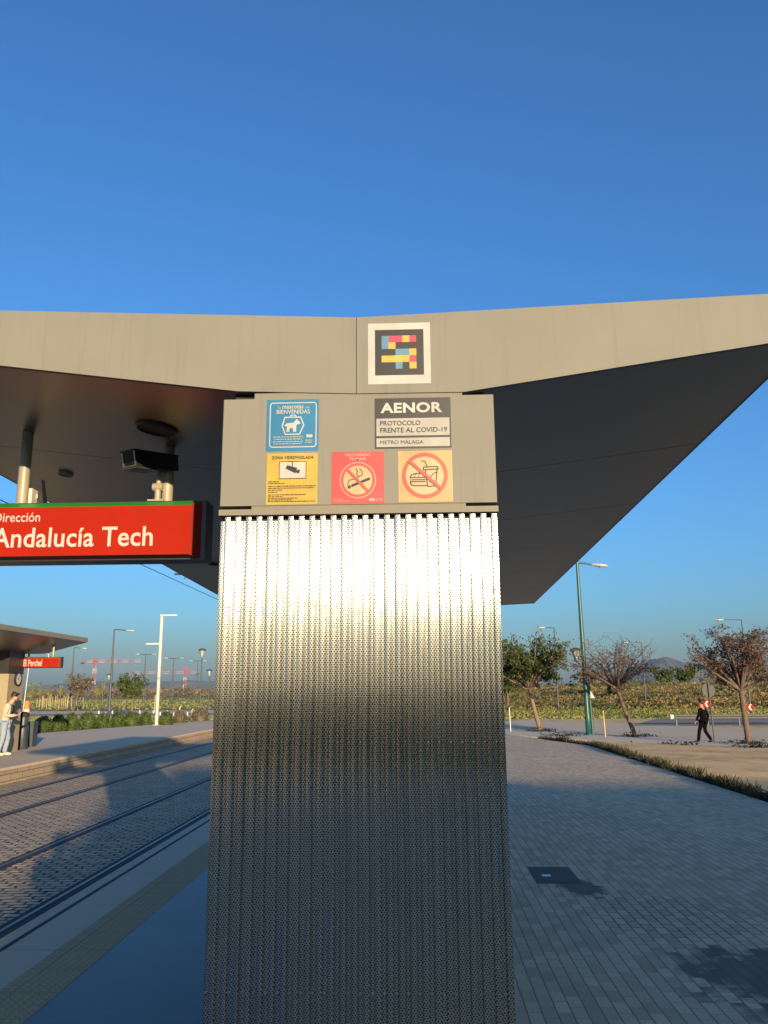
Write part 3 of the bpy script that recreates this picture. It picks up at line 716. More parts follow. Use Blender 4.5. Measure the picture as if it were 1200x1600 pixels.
for zrow in (P(560, 1160, YF).z, P(560, 1557, YF).z):
    for k in range(NP):
        x = xl + k * pw + pw * 0.21
        if first is None: first = obj('screw', sb, M['steel'], colm, world=False); o = first
        else: o = first.copy(); COL.objects.link(o)
        o.parent = colm; off = root_loc(colm); o.location = (x - off.x, y0 + dep - off.y, zrow - off.z)
Lx = lambda px, py=700: P(px, py, YF).x
b = MB(); b.box(xl + 0.04, xr - 0.04, YF + 0.05, YF + CD - 0.03, zt - 0.06, P(560, 613, YF).z + 0.03); b.box(xl + .03, xr - .03, YF + .06, YF + CD - .04, 0.0, zt - .05); obj('column_core', b, M['dark'], shelter)
b = MB(); z1 = P(560, 793.5, YF).z; b.box(xl - 0.004, xr + 0.004, YF - 0.004, YF + CD + .02, zt + 0.001, z1); obj('capping_strip', b, M['clad_strip'], shelter)
b = MB(); b.box(Lx(393, 790), Lx(728, 790), YF + 0.001, YF + 0.08, z1 + 0.001, P(560, 787.5, YF).z + .004); obj('spacer_strip', b, M['clad_strip'], shelter)
zp0, zp1 = P(560, 788.2, YF).z, P(560, 621, YF).z
b = MB(); xa, xb = (Lx(350, 625) + Lx(343.5, 792)) / 2, (Lx(770.5, 617) + Lx(777, 785)) / 2
b.bbox(xa, xb, YF - 0.004, YF + 0.045, zp0, zp1, 0.003); b.box(xa + .002, xb - .002, YF + .046, YF + CD, zp0 + .002, zp1 - .002)
hp = obj('header_panel', b, M['clad'], shelter)
b = MB(); b.box(Lx(398, 615), Lx(722, 615), YF + 0.001, YF + 0.08, zp1 + .001, zp1 + 0.028); obj('spacer_strip', b, M['clad_strip'], shelter)

# ------------------------------------------------------------------ flat graphics
def text_mesh(mb, body, x0, x1, z0, z1, y, m, bold=0.0, depth=0.0006):
    cu = bpy.data.curves.new('lettering', 'FONT'); cu.body = body; cu.size = 1.0; cu.offset = bold; cu.resolution_u = 3; cu.space_character = 1.0 + bold * 1.5
    o = bpy.data.objects.new('lettering', cu); COL.objects.link(o)
    bpy.context.view_layer.update(); dg = bpy.context.evaluated_depsgraph_get()
    me = bpy.data.meshes.new_from_object(o.evaluated_get(dg), depsgraph=dg)
    vs = [v.co.copy() for v in me.vertices]; fs = [tuple(p.vertices) for p in me.polygons]
    bpy.data.objects.remove(o); bpy.data.curves.remove(cu); bpy.data.meshes.remove(me)
    ax, bx = min(v.x for v in vs), max(v.x for v in vs); ay, by = min(v.y for v in vs), max(v.y for v in vs)
    mb.add([(x0 + (v.x - ax) / (bx - ax) * (x1 - x0), y, z0 + (v.y - ay) / (by - ay) * (z1 - z0)) for v in vs], fs, m)
class Plate:
    """a flat printed plate standing on the vertical plane Y; graphics are laid out in photo pixels about its centre and kept level in the world"""
    def __init__(s, cx, cy, Y):
        s.c = P(cx, cy, Y); s.cx, s.cy, s.Y = cx, cy, Y
        s.sx = (P(cx + 10, cy, Y) - P(cx - 10, cy, Y)).x / 20; s.sz = (P(cx, cy - 10, Y) - P(cx, cy + 10, Y)).z / 20
        s.mb = MB(); s.mats = []; s.tilt = 0.0
    def mi(s, m):
        if m not in s.mats: s.mats.append(m)
        return s.mats.index(m)
    def pt(s, px, py, lay): return Vector((s.c.x + (px - s.cx) * s.sx, s.Y - 0.0012 - lay * 0.0009, s.c.z - (py - s.cy) * s.sz))
    def base(s, x0, x1, y0, y1, m, th=0.0015):
        a, b_ = s.pt(x0, y1, 0), s.pt(x1, y0, 0); s.mb.box(a.x, b_.x, a.y, s.Y - 0.0002, a.z, b_.z, s.mi(m))
    def rect(s, x0, x1, y0, y1, m, lay=1): s.mb.quad(s.pt(x0, y1, lay), s.pt(x1, y1, lay), s.pt(x1, y0, lay), s.pt(x0, y0, lay), s.mi(m))
    def poly(s, pts, m, lay=1): s.mb.poly([s.pt(x, y, lay) for x, y in pts], s.mi(m))
    def line(s, pts, wd, m, lay=2, closed=False):
        pts = [Vector((x, y)) for x, y in pts]; n = len(pts)
        for i in range(n if closed else n - 1):
            a, c = pts[i], pts[(i + 1) % n]; d = (c - a); 
            if d.length < 1e-6: continue
            d.normalize(); q = Vector((-d.y, d.x)) * wd / 2; e = d * wd * .3
            s.mb.add([s.pt(*(a - q - e), lay), s.pt(*(c - q + e), lay), s.pt(*(c + q + e), lay), s.pt(*(a + q - e), lay)], [(0, 1, 2, 3)], s.mi(m)); lay += 0.04
    def ring(s, cx, cy, r0, r1, m, lay=2, n=40):
        v = []
        for k in range(n):
            a = 2 * math.pi * k / n; v += [s.pt(cx + r0 * math.cos(a), cy + r0 * math.sin(a), lay), s.pt(cx + r1 * math.cos(a), cy + r1 * math.sin(a), lay)]
        s.mb.add(v, [(2 * k, 2 * k + 1, (2 * k + 3) % (2 * n), (2 * k + 2) % (2 * n)) for k in range(n)], s.mi(m))
    def disc(s, cx, cy, r, m, lay=1, n=36): s.poly([(cx + r * math.cos(2 * math.pi * k / n), cy + r * math.sin(2 * math.pi * k / n)) for k in range(n)], m, lay)
    def text(s, body, x0, x1, y0, y1, m, bold=0.0, lay=3):
        a, b_ = s.pt(x0, y1, lay), s.pt(x1, y0, lay); text_mesh(s.mb, body, a.x, b_.x, a.z, b_.z, a.y, s.mi(m), bold)
    def words(s, x0, x1, y, h, m, seed, lay=3):          # print too small to read: a row of word-long dashes
        r = random.Random(seed); x = x0
        while x < x1:
            L = min(r.uniform(1.5, 6.5), x1 - x); s.rect(x, x + L, y - h / 2, y + h / 2, m, lay); x += L + 0.9
    def done(s, name, label, cat, group=None):
        return tag(obj(name, s.mb, s.mats), label, cat, group)
YP = YF - 0.004
# colour code plate on the fascia
p = Plate(623.7, 552, YF - 0.006); p.base(575, 672.5, 504.5, 599.5, M['s_white']); p.rect(586, 662, 515, 586, M['s_black'])
gx, gy, cw, chh = 596.3, 524.6, 10.85, 10.35
grid = ['BMMYM', 'BY...', '..BBY', 'YYYYM', '..B.Y']
for j, row in enumerate(grid):
    for i, c in enumerate(row):
        if c != '.': p.rect(gx + i * cw, gx + (i + 1) * cw, gy + j * chh, gy + (j + 1) * chh, M[{'B': 'c_blue', 'M': 'c_mag', 'Y': 'c_yel'}[c]], 2)
p.done('code_sign', 'white framed black square with coloured blocks on the roof fascia', 'sign')
# blue pets sticker
p = Plate(457.2, 664.3, YP); p.base(416.3, 498, 624, 704.6, M['s_blue'])
rr = [(425, 629.5), (490.5, 629.5), (492.8, 630.5), (494, 633.5), (494, 694.5), (492.8, 697.3), (490, 698.3), (426, 698.3), (423.2, 697.3), (422, 694.5), (422, 633.5), (423, 630.7)]
p.line(rr, 1.8, M['s_white'], 1, True)
p.text('Tus', 433, 438.5, 634.5, 639, M['s_white']); p.text('mascotas', 441, 474, 633, 639, M['s_white'], .02); p.text('son', 476.5, 483.5, 636, 639, M['s_white'])
p.text('BIENVENIDAS', 432, 484, 640.3, 647, M['s_white'], .02)
def Z1(x, y): return (405 + x / 8.645, 615 + y / 8.645)
p.line([Z1(*q) for q in [(312, 437), (347, 322), (560, 322), (603, 428), (547, 552), (355, 552)]], 2.0, M['s_white'], 1.5, True)
p.line([Z1(*q) for q in [(420, 318), (425, 295), (490, 295), (496, 318)]], 1.6, M['s_white'], 1.5)
dog = [(345, 430), (372, 402), (465, 396), (488, 365), (512, 345), (530, 372), (560, 400), (552, 414), (515, 418), (503, 440), (502, 520), (462, 520), (456, 470), (414, 470), (408, 520), (370, 520), (376, 440), (352, 446)]
p.poly([Z1(*q) for q in dog], M['s_white'], 2)
for k, (a, c, y) in enumerate([(427, 474, 683), (429, 473, 686.4), (427, 474, 690.2), (428, 472, 693.6)]): p.words(a, c, y, 1.2, M['s_white'], k)
p.rect(479, 488.5, 679.5, 684, M['s_white'], 2); p.words(477.5, 488.5, 688.5, 1.2, M['s_white'], 9); p.words(477.5, 488, 691.8, 1.2, M['s_white'], 8)
p.done('sticker', 'square blue pets-welcome sticker with a white dog in a carrier', 'sticker', 'notices on the header panel')
# yellow CCTV sticker
p = Plate(456.3, 748.3, YP); p.base(416.5, 496, 708, 788, M['s_yellow'])
p.text('ZONA VIDEOVIGILADA', 424, 490, 712.6, 717.3, M['s_black'], .02)
p.rect(435.6, 478.6, 720.8, 748.6, M['s_black'], 1); p.rect(436.6, 477.6, 721.8, 747.6, M['s_cream'], 2); p.rect(437.5, 476.7, 722.8, 746.8, M['s_white'], 2.5)
p.line([Z1(445, 920), Z1(445, 985)], 1.3, M['s_black'], 3); p.line([Z1(375, 918), Z1(520, 918)], 1.0, M['s_black'], 3)
p.poly([Z1(*q) for q in [(377, 968), (515, 1008), (490, 1082), (354, 1012)]], M['s_black'], 3.5); p.poly([Z1(*q) for q in [(500, 1040), (550, 1025), (545, 1072), (515, 1085), (495, 1060)]], M['s_black'], 3.2)
for k, (c, y) in enumerate([(436, 752.5), (445, 755.3), (493, 759.6), (491, 762.6), (442, 765.6), (434, 768.8), (478, 773), (443, 775.8), (466, 778.4), (456, 780.8), (493, 783.2)]): p.words(419.5, c, y, 1.1, M['s_black'], 20 + k)
p.done('sticker', 'yellow video surveillance notice with a black camera, below the blue sticker', 'sticker', 'notices on the header panel')
# certification plate
p = Plate(645, 661, YP); p.base(585.5, 704.5, 621.5, 700.3, M['s_black']); p.rect(588, 702, 653.4, 680.6, M['s_pale']); p.rect(588, 702, 684, 697.6, M['s_pale'])
p.text('AENOR', 594.5, 691.5, 629, 645.3, M['s_white'], .035); p.text('PROTOCOLO', 594, 657, 657.3, 664.6, M['s_black'], .012)
p.text('FRENTE AL COVID-19', 594, 698.3, 668, 675.8, M['s_black'], .012); p.text('METRO MÁLAGA', 594, 661, 686.3, 693.6, M['s_black'], .0)
p.done('sign', 'black and pale grey protocol plate with large white lettering above the food sign', 'sign', 'notices on the header panel')
# no smoking
def Z2(x, y): return (500 + x / 5.4545, 610 + y / 5.4545)
p = Plate(559, 746, YP); p.base(518, 600.3, 705.5, 787, M['s_red'])
p.text('PROHIBIDO', 539.5, 579, 708.8, 713.4, M['s_pink'], .02); p.text('FUMAR', 546.5, 572.5, 714.8, 719.8, M['s_pink'], .02)
p.disc(559.2, 750.3, 28.4, M['s_pink'], 1); p.disc(559.2, 750.3, 27.0, M['s_ring'], 1.6); p.disc(559.2, 750.3, 22.6, M['s_cream'], 2.2)
p.line([Z2(275, 812), Z2(420, 756)], 4.2, M['s_black'], 3); p.line([Z2(247, 830), Z2(258, 818)], 4.0, M['s_black'], 3)
p.line([Z2(240, 825), Z2(238, 790), Z2(252, 765), Z2(300, 755), Z2(335, 735), Z2(362, 722), Z2(358, 690), Z2(340, 672)], 1.2, M['s_black'], 3)
p.line([Z2(330, 735), Z2(312, 718), Z2(320, 690), Z2(308, 668)], 1.2, M['s_black'], 3.3)
p.line([Z2(237, 680), Z2(408, 862)], 4.3, M['s_ring'], 5)
p.words(521, 537, 780, 1.0, M['s_pink'], 31); p.words(521, 547, 783, 1.0, M['s_pink'], 32); p.rect(577, 585.5, 779, 782.8, M['s_pink'], 2); p.words(588, 597.5, 779.8, 1.0, M['s_pink'], 33); p.words(588, 597.5, 782.4, 1.0, M['s_pink'], 34)
p.done('sticker', 'red no-smoking sticker with a crossed out cigarette', 'sticker', 'notices on the header panel')
# no food or drink
p = Plate(664.8, 744, YP); p.base(622.3, 707, 704, 784, M['s_orange'])
p.rect(623, 624.2, 704.6, 783.4, M['s_cream'], .8); p.rect(705.4, 706.4, 704.6, 783.4, M['s_cream'], .8); p.disc(663.8, 743, 30, M['s_cream'], 1); p.ring(663.8, 743, 29.8, 35.8, M['s_ring'], 2)
L = lambda pts, w=1.3, c=False, lay=3: p.line([Z2(*q) for q in pts], w, M['s_black'], lay, c)
L([(868, 602), (895, 604), (914, 648)]); L([(885, 655), (1003, 650), (1010, 672), (882, 678)], 1.6, True); L([(898, 680), (918, 820), (985, 815), (1000, 674)], 1.5)
L([(935, 780), (945, 735), (970, 708), (998, 700)], 1.3); L([(768, 742), (778, 722), (812, 708), (870, 706), (890, 715)], 1.6); L([(768, 742), (898, 742)], 1.6); L([(768, 762), (898, 760)], 1.4)
L([(768, 778), (898, 776)], 1.6); L([(768, 778), (775, 800), (800, 812), (915, 812)], 1.6); L([(808, 728), (818, 712)], 1.0); L([(838, 727), (848, 711)], 1.0)
p.line([Z2(762, 600), Z2(1022, 835)], 5.0, M['s_ring'], 6)
p.done('sticker', 'faded orange sticker with a crossed out burger and drink cup', 'sticker', 'notices on the header panel')

# ------------------------------------------------------------------ direction sign, camera and fittings under the left wing
YS = 4.34
def soffit_z(x, y):                                 # underside height of the left wing
    a, c = fr_bot[3], fr_bot[4]; k = (x - a.x) / (c.x - a.x); z0 = a.z + (c.z - a.z) * k
    a2, c2 = bk_bot[3], bk_bot[4]; k2 = (x - a2.x) / (c2.x - a2.x); z1 = a2.z + (c2.z - a2.z) * k2
    return z0 + (z1 - z0) * (y - YF) / (YB - YF) + .004
def dsign(x0, x1, z0, z1, y, label, group):
    t = thing('direction_sign', label, 'direction sign', ((x0 + x1) / 2, y + .1, z0), 0, group)
    c = 0.05
    b = MB(); b.box(x0 - 0.02, x1 + 0.024, y + 0.065, y + 0.225, z0 - 0.012, z1 + 0.004); obj('case', b, M['black_metal'], t)
    b = MB(); A = [(x0 + c, y, z0 + .006), (x1 - c, y, z0 + .006), (x1 - c, y, z1 - .036), (x0 + c, y, z1 - .036)]
    B = [(x0, y + 0.064, z0 - 0.004), (x1, y + 0.064, z0 - 0.004), (x1, y + 0.064, z1), (x0, y + 0.064, z1)]
    b.quad(*A, 0); b.quad(A[1], B[1], B[2], A[2], 1); b.quad(A[3], B[3], B[0], A[0], 1); b.quad(A[0], B[0], B[1], A[1], 1)
    f = obj('face', b, [M['red'], M['red_dark']], t)
    b = MB(); b.quad(A[3], A[2], B[2], B[3]); e = Vector((0, -.002, -.001)); obj('line_band', b, M['green'], t)
    return t, f
zs0, zs1 = P(100, 870, YS).z, P(100, 786, YS + .06).z
xs0, xs1 = P(-62, 830, YS + .06).x, P(314, 830, YS + .06).x
ds, face = dsign(xs0, xs1, zs0, zs1, YS, 'large red hanging direction sign with a green top band, under the near roof', 'red tram direction signs')
p1 = Plate(120, 830, YS); q = MB()
for body, (a, c, d, e), bo in (('Dirección', (-11, 61, 799.5, 814.3), .006), ('Andalucía Tech', (-11, 239, 823.5, 854.5), .014)):
    u, v = p1.pt(a, e, 0), p1.pt(c, d, 0); text_mesh(q, body, u.x, v.x, u.z, v.z, YS - 0.0015, 0, bo)
obj('lettering', q, M['white_letter'], face)
ya = YS + 0.145
for px in (38, 263):
    x = P(px, 740, ya).x; zt_ = soffit_z(x, ya)
    b = MB(); b.tube([(x, ya, zs1 - 0.0), (x, ya, zt_ + 0.004)], 0.032, 16);
    b.lathe([(0.05, 0), (0.05, 0.012), (0.036, 0.014)], (x, ya, zs1 + .004), 16); obj('hanger_tube', b, M['arm_metal'], ds)
x = P(50, 770, ya).x
b = MB(); b.bbox(x + .0, x + 0.022, ya - .045, ya + .03, zs1 + .004, zs1 + .10, .003); obj('junction_box', b, M['white'], ds)
# cctv camera on the sign
xc = P(250, 770, ya).x
cc = thing('security_camera', 'dark boxy security camera standing on top of the red direction sign', 'security camera', (xc, ya - .05, zs1 + .005), 0)
b = MB(); b.bbox(xc - .045, xc + .045, ya - .085, ya + .005, zs1 + .005, zs1 + .014, .002); b.tube([(xc, ya - .04, zs1 + .014), (xc, ya - .04, zs1 + .09)], [.018, .018], 10); b.tube([(xc - .028, ya - .04, zs1 + .095), (xc + .028, ya - .04, zs1 + .095)], .024, 10)
b.tube([(xc, ya - .04, zs1 + .09), (xc + .008, ya - .04, P(258, 724, ya - .04).z - .035)], [.016, .014], 8); obj('bracket', b, M['arm_metal'], cc)
za = P(225, 718, ya - .06).z
c0, c1 = P(203, 718, ya - .24), P(270, 727, ya + .03)
ax = (c1 - c0).normalized(); sd_ = ax.cross(Vector((0, 0, 1))).normalized(); up_ = sd_.cross(ax)
def ringm(c, w_, h_, sh=0): return [c + sd_ * -w_ + up_ * -h_, c + sd_ * w_ + up_ * -h_, c + sd_ * w_ + up_ * h_ - ax * sh, c + sd_ * -w_ + up_ * h_ - ax * sh]
b = MB(); b.loft([ringm(c0, .052, .043, .01), ringm(c0.lerp(c1, .4), .052, .048), ringm(c1, .045, .042)]); hb = obj('housing', b, M['black_metal'], cc)
b = MB(); b.loft([ringm(c0 - ax * .02 + up_ * .047, .058, .004), ringm(c1 + up_ * .045, .056, .004)]); b.loft([ringm(c0 - ax * .004 - up_ * .049, .057, .003), ringm(c0.lerp(c1, .45) - up_ * .053, .057, .003)]); obj('sunshield', b, M['lamp_grey'], hb)
b = MB(); b.loft([ringm(c0 - ax * .004, .044, .036, .008), ringm(c0 + ax * .006, .044, .036, .008)]); obj('window', b, M['glass_dark'], hb)
for sgn in ((-.048, 0, .004, .043), (.048, 0, .004, .043), (0, -.040, .052, .003)):
    b = MB(); cx_ = c0 - ax * .006 + sd_ * sgn[0] + up_ * sgn[1]; b.loft([ringm(cx_, sgn[2], sgn[3], .008), ringm(cx_ + ax * .012, sgn[2], sgn[3], .008)]); obj('bezel', b, M['steel'], hb)
# loudspeaker behind the hanger
x = P(66, 770, ya + .1).x
sp = thing('loudspeaker', 'small dark wedge loudspeaker on the red sign beside its hanger tube', 'loudspeaker', (x, ya + .06, zs1 + .005), 0)
b = MB(); z0 = zs1 + .005; w0, w1 = .052, .030
b.loft([[(x - w0, ya + .02, z0), (x + w0, ya + .02, z0), (x + w0, ya + .08, z0), (x - w0, ya + .08, z0)], [(x - w1 - .01, ya + .03, z0 + .17), (x + w1 - .01, ya + .03, z0 + .17), (x + w1 - .01, ya + .08, z0 + .17), (x - w1 - .01, ya + .08, z0 + .17)]]); hb = obj('enclosure', b, M['black_metal'], sp)
b = MB(); b.tube([(x - .005, ya + .022, z0 + .06), (x - .005, ya + .012, z0 + .06)], [.02, .024], 12); obj('horn', b, M['steel'], sp)
# round speaker and downlights on the soffit
def sof_pt(px, py):
    d = ray(px, py); lo, hi = 2.0, 14.0
    f = lambda Y: (lambda q: q.z - soffit_z(q.x, Y))(CAM + d * (Y / d.y))
    for _ in range(50):
        mid = (lo + hi) / 2
        if f(mid) < 0: lo = mid
        else: hi = mid
    return CAM + d * (lo / d.y)
nrm = (fr_bot[4] - fr_bot[3]).cross(Vector((0, 1, 0))).normalized()
def disc_fit(name, label, cat, px, py, rad, mat, group=None):
    c = sof_pt(px, py); nz = nrm if nrm.z < 0 else -nrm
    t = thing(name, label, cat, c, 0, group)
    a = Vector((0, 1, 0)); bb_ = nz.cross(a).normalized()
    def rg(r_, h_): return [c + nz * h_ + (a * math.cos(2 * math.pi * k / 28) + bb_ * math.sin(2 * math.pi * k / 28)) * r_ for k in range(28)]
    b = MB(); b.loft([rg(rad, -.01), rg(rad, .012), rg(rad * .9, .02), rg(rad * .86, .012), rg(rad * .86, .006)], 0, False, False); obj('rim', b, mat, t)
    b = MB(); b.loft([rg(rad * .85, .004), rg(rad * .85, .009)]); obj('cover', b, M['dark'] if rad > .08 else M['lamp_glass'], t)
    return t
disc_fit('ceiling_speaker', 'round dark ceiling speaker set in the soffit above the security camera', 'speaker', 245, 668, .115, M['black_metal'])
disc_fit('downlight', 'small downlight in the soffit between the two sign hangers', 'downlight', 103, 739, .052, M['arm_metal'], 'downlights under the near roof')
disc_fit('downlight', 'small downlight at the far end of the soffit beside the column', 'downlight', 333, 880, .06, M['black_metal'], 'downlights under the near roof')

# ================================================================== OPPOSITE SHELTER
XO = -12.75
t = thing('tram_shelter', 'tram shelter with clock column on the opposite platform', 'tram shelter', (XO, 20, 0))
ya_, yb_ = 16.5, 26.6; pe_ = P(137, 1003.5, 26.6); xe = pe_.x; ze = pe_.z; wx = xe - XO
sec_t = [(XO - wx, ze + .14), (XO, ze + .06), (xe, ze + .14)]; sec_b = [(xe, ze), (XO + .55, ze - .36), (XO - .55, ze - .36), (XO - wx, ze)]
b = MB(); b.loft([[(x, ya_, z) for x, z in sec_t + sec_b], [(x, yb_, z) for x, z in sec_t + sec_b]]); obj('roof', b, M['clad'], t)
b = MB(); v = [(x, y, z - .004) for y in (ya_ + .02, yb_ - .02) for x, z in sec_b]; b.add(v, [(0, 1, 5, 4), (1, 2, 6, 5), (2, 3, 7, 6)]); obj('soffit', b, M['soffit'], t)
cx1 = P(11, 1080, 24.3).x; cx0, cy0, cy1 = cx1 - 1.95, 24.3, 25.3
b = MB(); b.bbox(cx0, cx1, cy0, cy1, 0, 2.30, .02); ck = obj('column', b, M['column_tan'], t)
b = MB(); b.box(cx0 + .02, cx1 - .02, cy0 + .02, cy1 - .02, 2.301, ze - .2); obj('header_panel', b, M['black_metal'], t)
b = MB(); yc, zc = 24.86, P(25, 1061, 24.86).z
def rx(r_, x): return [(x, yc + r_ * math.cos(2 * math.pi * k / 32), zc + r_ * math.sin(2 * math.pi * k / 32)) for k in range(32)]
b.loft([rx(.21, cx1 - .01), rx(.21, cx1 + .05), rx(.17, cx1 + .055), rx(.165, cx1 + .03)], 0, False); cl = obj('clock', b, M['black_metal'], t)
b = MB(); b.loft([rx(.168, cx1 + .028), rx(.168, cx1 + .034)]); obj('dial', b, M['white'], cl)
for a, L_, w_ in ((0.4, .13, .014), (2.0, .10, .018)):
    b = MB(); d = Vector((0, math.sin(a), math.cos(a))); q_ = Vector((0, math.cos(a), -math.sin(a))) * w_; o_ = Vector((cx1 + .039, yc, zc))
    b.quad(o_ - q_, o_ + q_, o_ + q_ * .6 + d * L_, o_ - q_ * .6 + d * L_); obj('hand', b, M['rubber'], cl)
YS2 = 25.2
x1_ = P(93, 1035, YS2).x; x0_ = x1_ - 1.36; z0_, z1_ = P(60, 1043, YS2).z, P(60, 1026.5, YS2).z
d2, f2 = dsign(x0_, x1_, z0_, z1_, YS2, 'smaller red direction sign seen far off under the opposite shelter roof', 'red tram direction signs')
q = MB(); u, v = P(36.5, 1041, YS2), P(66, 1030.5, YS2); text_mesh(q, 'El Perchel', u.x, v.x, u.z, v.z, YS2 - .004, 0, .02); obj('lettering', q, M['white_letter'], f2)
for xx in (x1_ - .28, x1_ - 1.05):
    zz = ze - .36 + (xx - (XO + .55)) / (xe - XO - .55) * .36
    b = MB(); b.tube([(xx, YS2 + .14, z1_), (xx, YS2 + .14, zz)], .035, 10); obj('hanger_tube', b, M['arm_metal'], d2)
x = x1_ - .36
s2 = thing('security_camera', 'small dark security camera on top of the far red sign', 'security camera', (x, YS2 + .1, z1_))
b = MB(); b.box(x - .2, x, YS2 - .03, YS2 + .07, z1_ + .12, z1_ + .21); hb = obj('housing', b, M['black_metal'], s2); b = MB(); b.tube([(x - .04, YS2 + .08, z1_), (x - .04, YS2 + .06, z1_ + .13)], .02, 8); obj('bracket', b, M['white'], s2)

# bench
g0 = G(48, 1166)
t = thing('bench', 'dark slab bench on the opposite platform beside the standing person', 'bench', (g0.x, g0.y, 0), R_(8))
b = MB(); b.box(-0.62, .12, -.26, .26, .68, .80); obj('seat', b, M['bench'], t, world=False)
for x in (-.54, .02):
    b = MB(); b.box(x - .06, x + .09, -.24, .24, 0, .679); obj('leg', b, M['bench'], t, world=False)
# litter bin
gb = G(27, 1171)
t = thing('litter_bin', 'narrow dark grey litter bin behind the person on the opposite platform', 'litter bin', (gb.x, gb.y + .25, 0))
b = MB(); b.lathe([(.17, 0), (.19, .03), (.16, .55), (.14, .98)], n=16); obj('bin_body', b, M['lamp_grey'], t, world=False)
b = MB(); b.lathe([(.15, .981), (.17, 1.02), (.16, 1.10), (.06, 1.15)], n=16); obj('lid', b, M['rubber'], t, world=False)
# person with phone
gp = G(10, 1181)
J = J_stand(chest=(0, .05, 1.31), neck=(0, .10, 1.46), head=(0, .19, 1.59), face=(0, .78, -.62), pelvis=(0, -.02, .94),
            el_l=(-.24, .02, 1.11), wr_l=(-.10, .27, 1.10), hand_l=(-.03, .36, 1.13), el_r=(.24, .02, 1.11), wr_r=(.12, .27, 1.10), hand_r=(.05, .36, 1.13),
            sh_l=(-.18, .06, 1.385), sh_r=(.18, .06, 1.385), kn_l=(-.11, .10, .50), an_l=(-.12, .03, .09), toe_l=(-.13, .20, .04), kn_r=(.10, .0, .50), an_r=(.10, -.12, .09), toe_r=(.11, .06, .04))
man = person('person in beige top and faded jeans reading a phone on the opposite platform', (gp.x - .13, gp.y, 0.004), R_(-72), J,
             dict(skin=M['skin'], top=M['beige_top'], trousers=M['jeans'], shoe=M['pale_shoe'], hair=M['hair']))
b = MB(); b.tube([(-.10, .17, 1.40), (-.12, .19, 1.25), (-.13, .12, 1.08)], .022, 6); b.tube([(.10, .17, 1.40), (.12, .19, 1.25), (.13, .12, 1.08)], .022, 6); obj('backpack_strap', b, M['rubber'], man, world=False)
mw = Matrix.Translation(man.location) @ Matrix.Rotation(R_(-72), 4, 'Z')
ph = thing('phone', 'pale phone in the hands of the person on the opposite platform', 'phone', mw @ Vector((0, .36, 1.14)), R_(-72))
b = MB(); b.loft([[(-.037, -.02, -.06), (.037, -.02, -.06), (.037, .05, .07), (-.037, .05, .07)], [(-.037, -.012, -.064), (.037, -.012, -.064), (.037, .058, .066), (-.037, .058, .066)]]); obj('phone_body', b, M['white'], ph, world=False)
b = MB(); b.quad((-.033, -.0205, -.052), (.033, -.0205, -.052), (.033, .043, .062), (-.033, .043, .062)); obj('screen', b, M['glass_dark'], ph, world=False)

# ------------------------------------------------------------------ hedge of clipped bushes behind the opposite platform
r = random.Random(21)
def bush(label, loc, rad, hgt, mat, seed):
    r = random.Random(seed); b = MB()
    nu, nv = 18, 9; rings = []
    for j in range(nv + 1):
        th = math.pi * (j / nv) ; rg = []
        for i in range(nu):
            a = 2 * math.pi * i / nu; d = Vector((math.cos(a) * math.sin(th), math.sin(a) * math.sin(th), -math.cos(th)))
            k = .86 + .16 * noise.noise(d * 2.2 + Vector((seed, 0, 0))); rg.append((d.x * rad * k, d.y * rad * k, hgt * .48 + d.z * hgt * .5 * k))
        rings.append(rg)
    b.loft(rings, 0, False, True)
    for q in range(900):
        d = Vector((r.gauss(0, 1), r.gauss(0, 1), r.gauss(0, 1))).normalized(); k = .88 + .2 * r.random()
        leaf(b, Vector((d.x * rad * k, d.y * rad * k, hgt * .48 + d.z * hgt * .5 * k)), .055 * r.uniform(.6, 1.4), r)
    t = thing('clipped_bush', label, 'bush', loc, 0, 'clipped bushes behind the opposite platform'); obj('foliage', b, mat, t, world=False); return t
bl = ['first round bush, deep green, behind the bench', 'dark leggy bush next to the bench-side bush', 'third rounded bush along the opposite platform, mid green', 'fourth broad bush, sunny on its right side',
      'fifth small bush with olive tint in the row', 'sixth bush in the hedge row, low and wide', 'seventh bush, bright green, left of the white lamp pole', 'eighth bush, touching the white lamp pole', 'dark bush just right of the white lamp pole', 'olive bush between the white pole and the lanterns', 'last olive bush beside the corrugated column']
bp = [(62, 1144, 12.5), (87, 1143, 10.5), (108, 1140, 9), (133, 1138, 12), (158, 1135, 9), (181, 1134.5, 9.5), (203, 1134, 12), (226, 1133, 8), (258, 1133, 9.5), (280, 1130, 9.5), (310, 1127, 13)]
for k, (px, py, rp) in enumerate(bp):
    g = G(px, py); d = g.y; rad = rp * d / F
    bush(bl[k] if k < len(bl) else '', (g.x - .1, g.y + rad + .15, -0.35), rad * 1.08, .35 + (25 if k < 4 else 20) * d / F * r.uniform(.92, 1.08), M['bush'] if k in (0, 1, 2, 3, 5, 6, 8) else M['leaf_olive'] if k in (9, 10) else M['bush'], 40 + k)

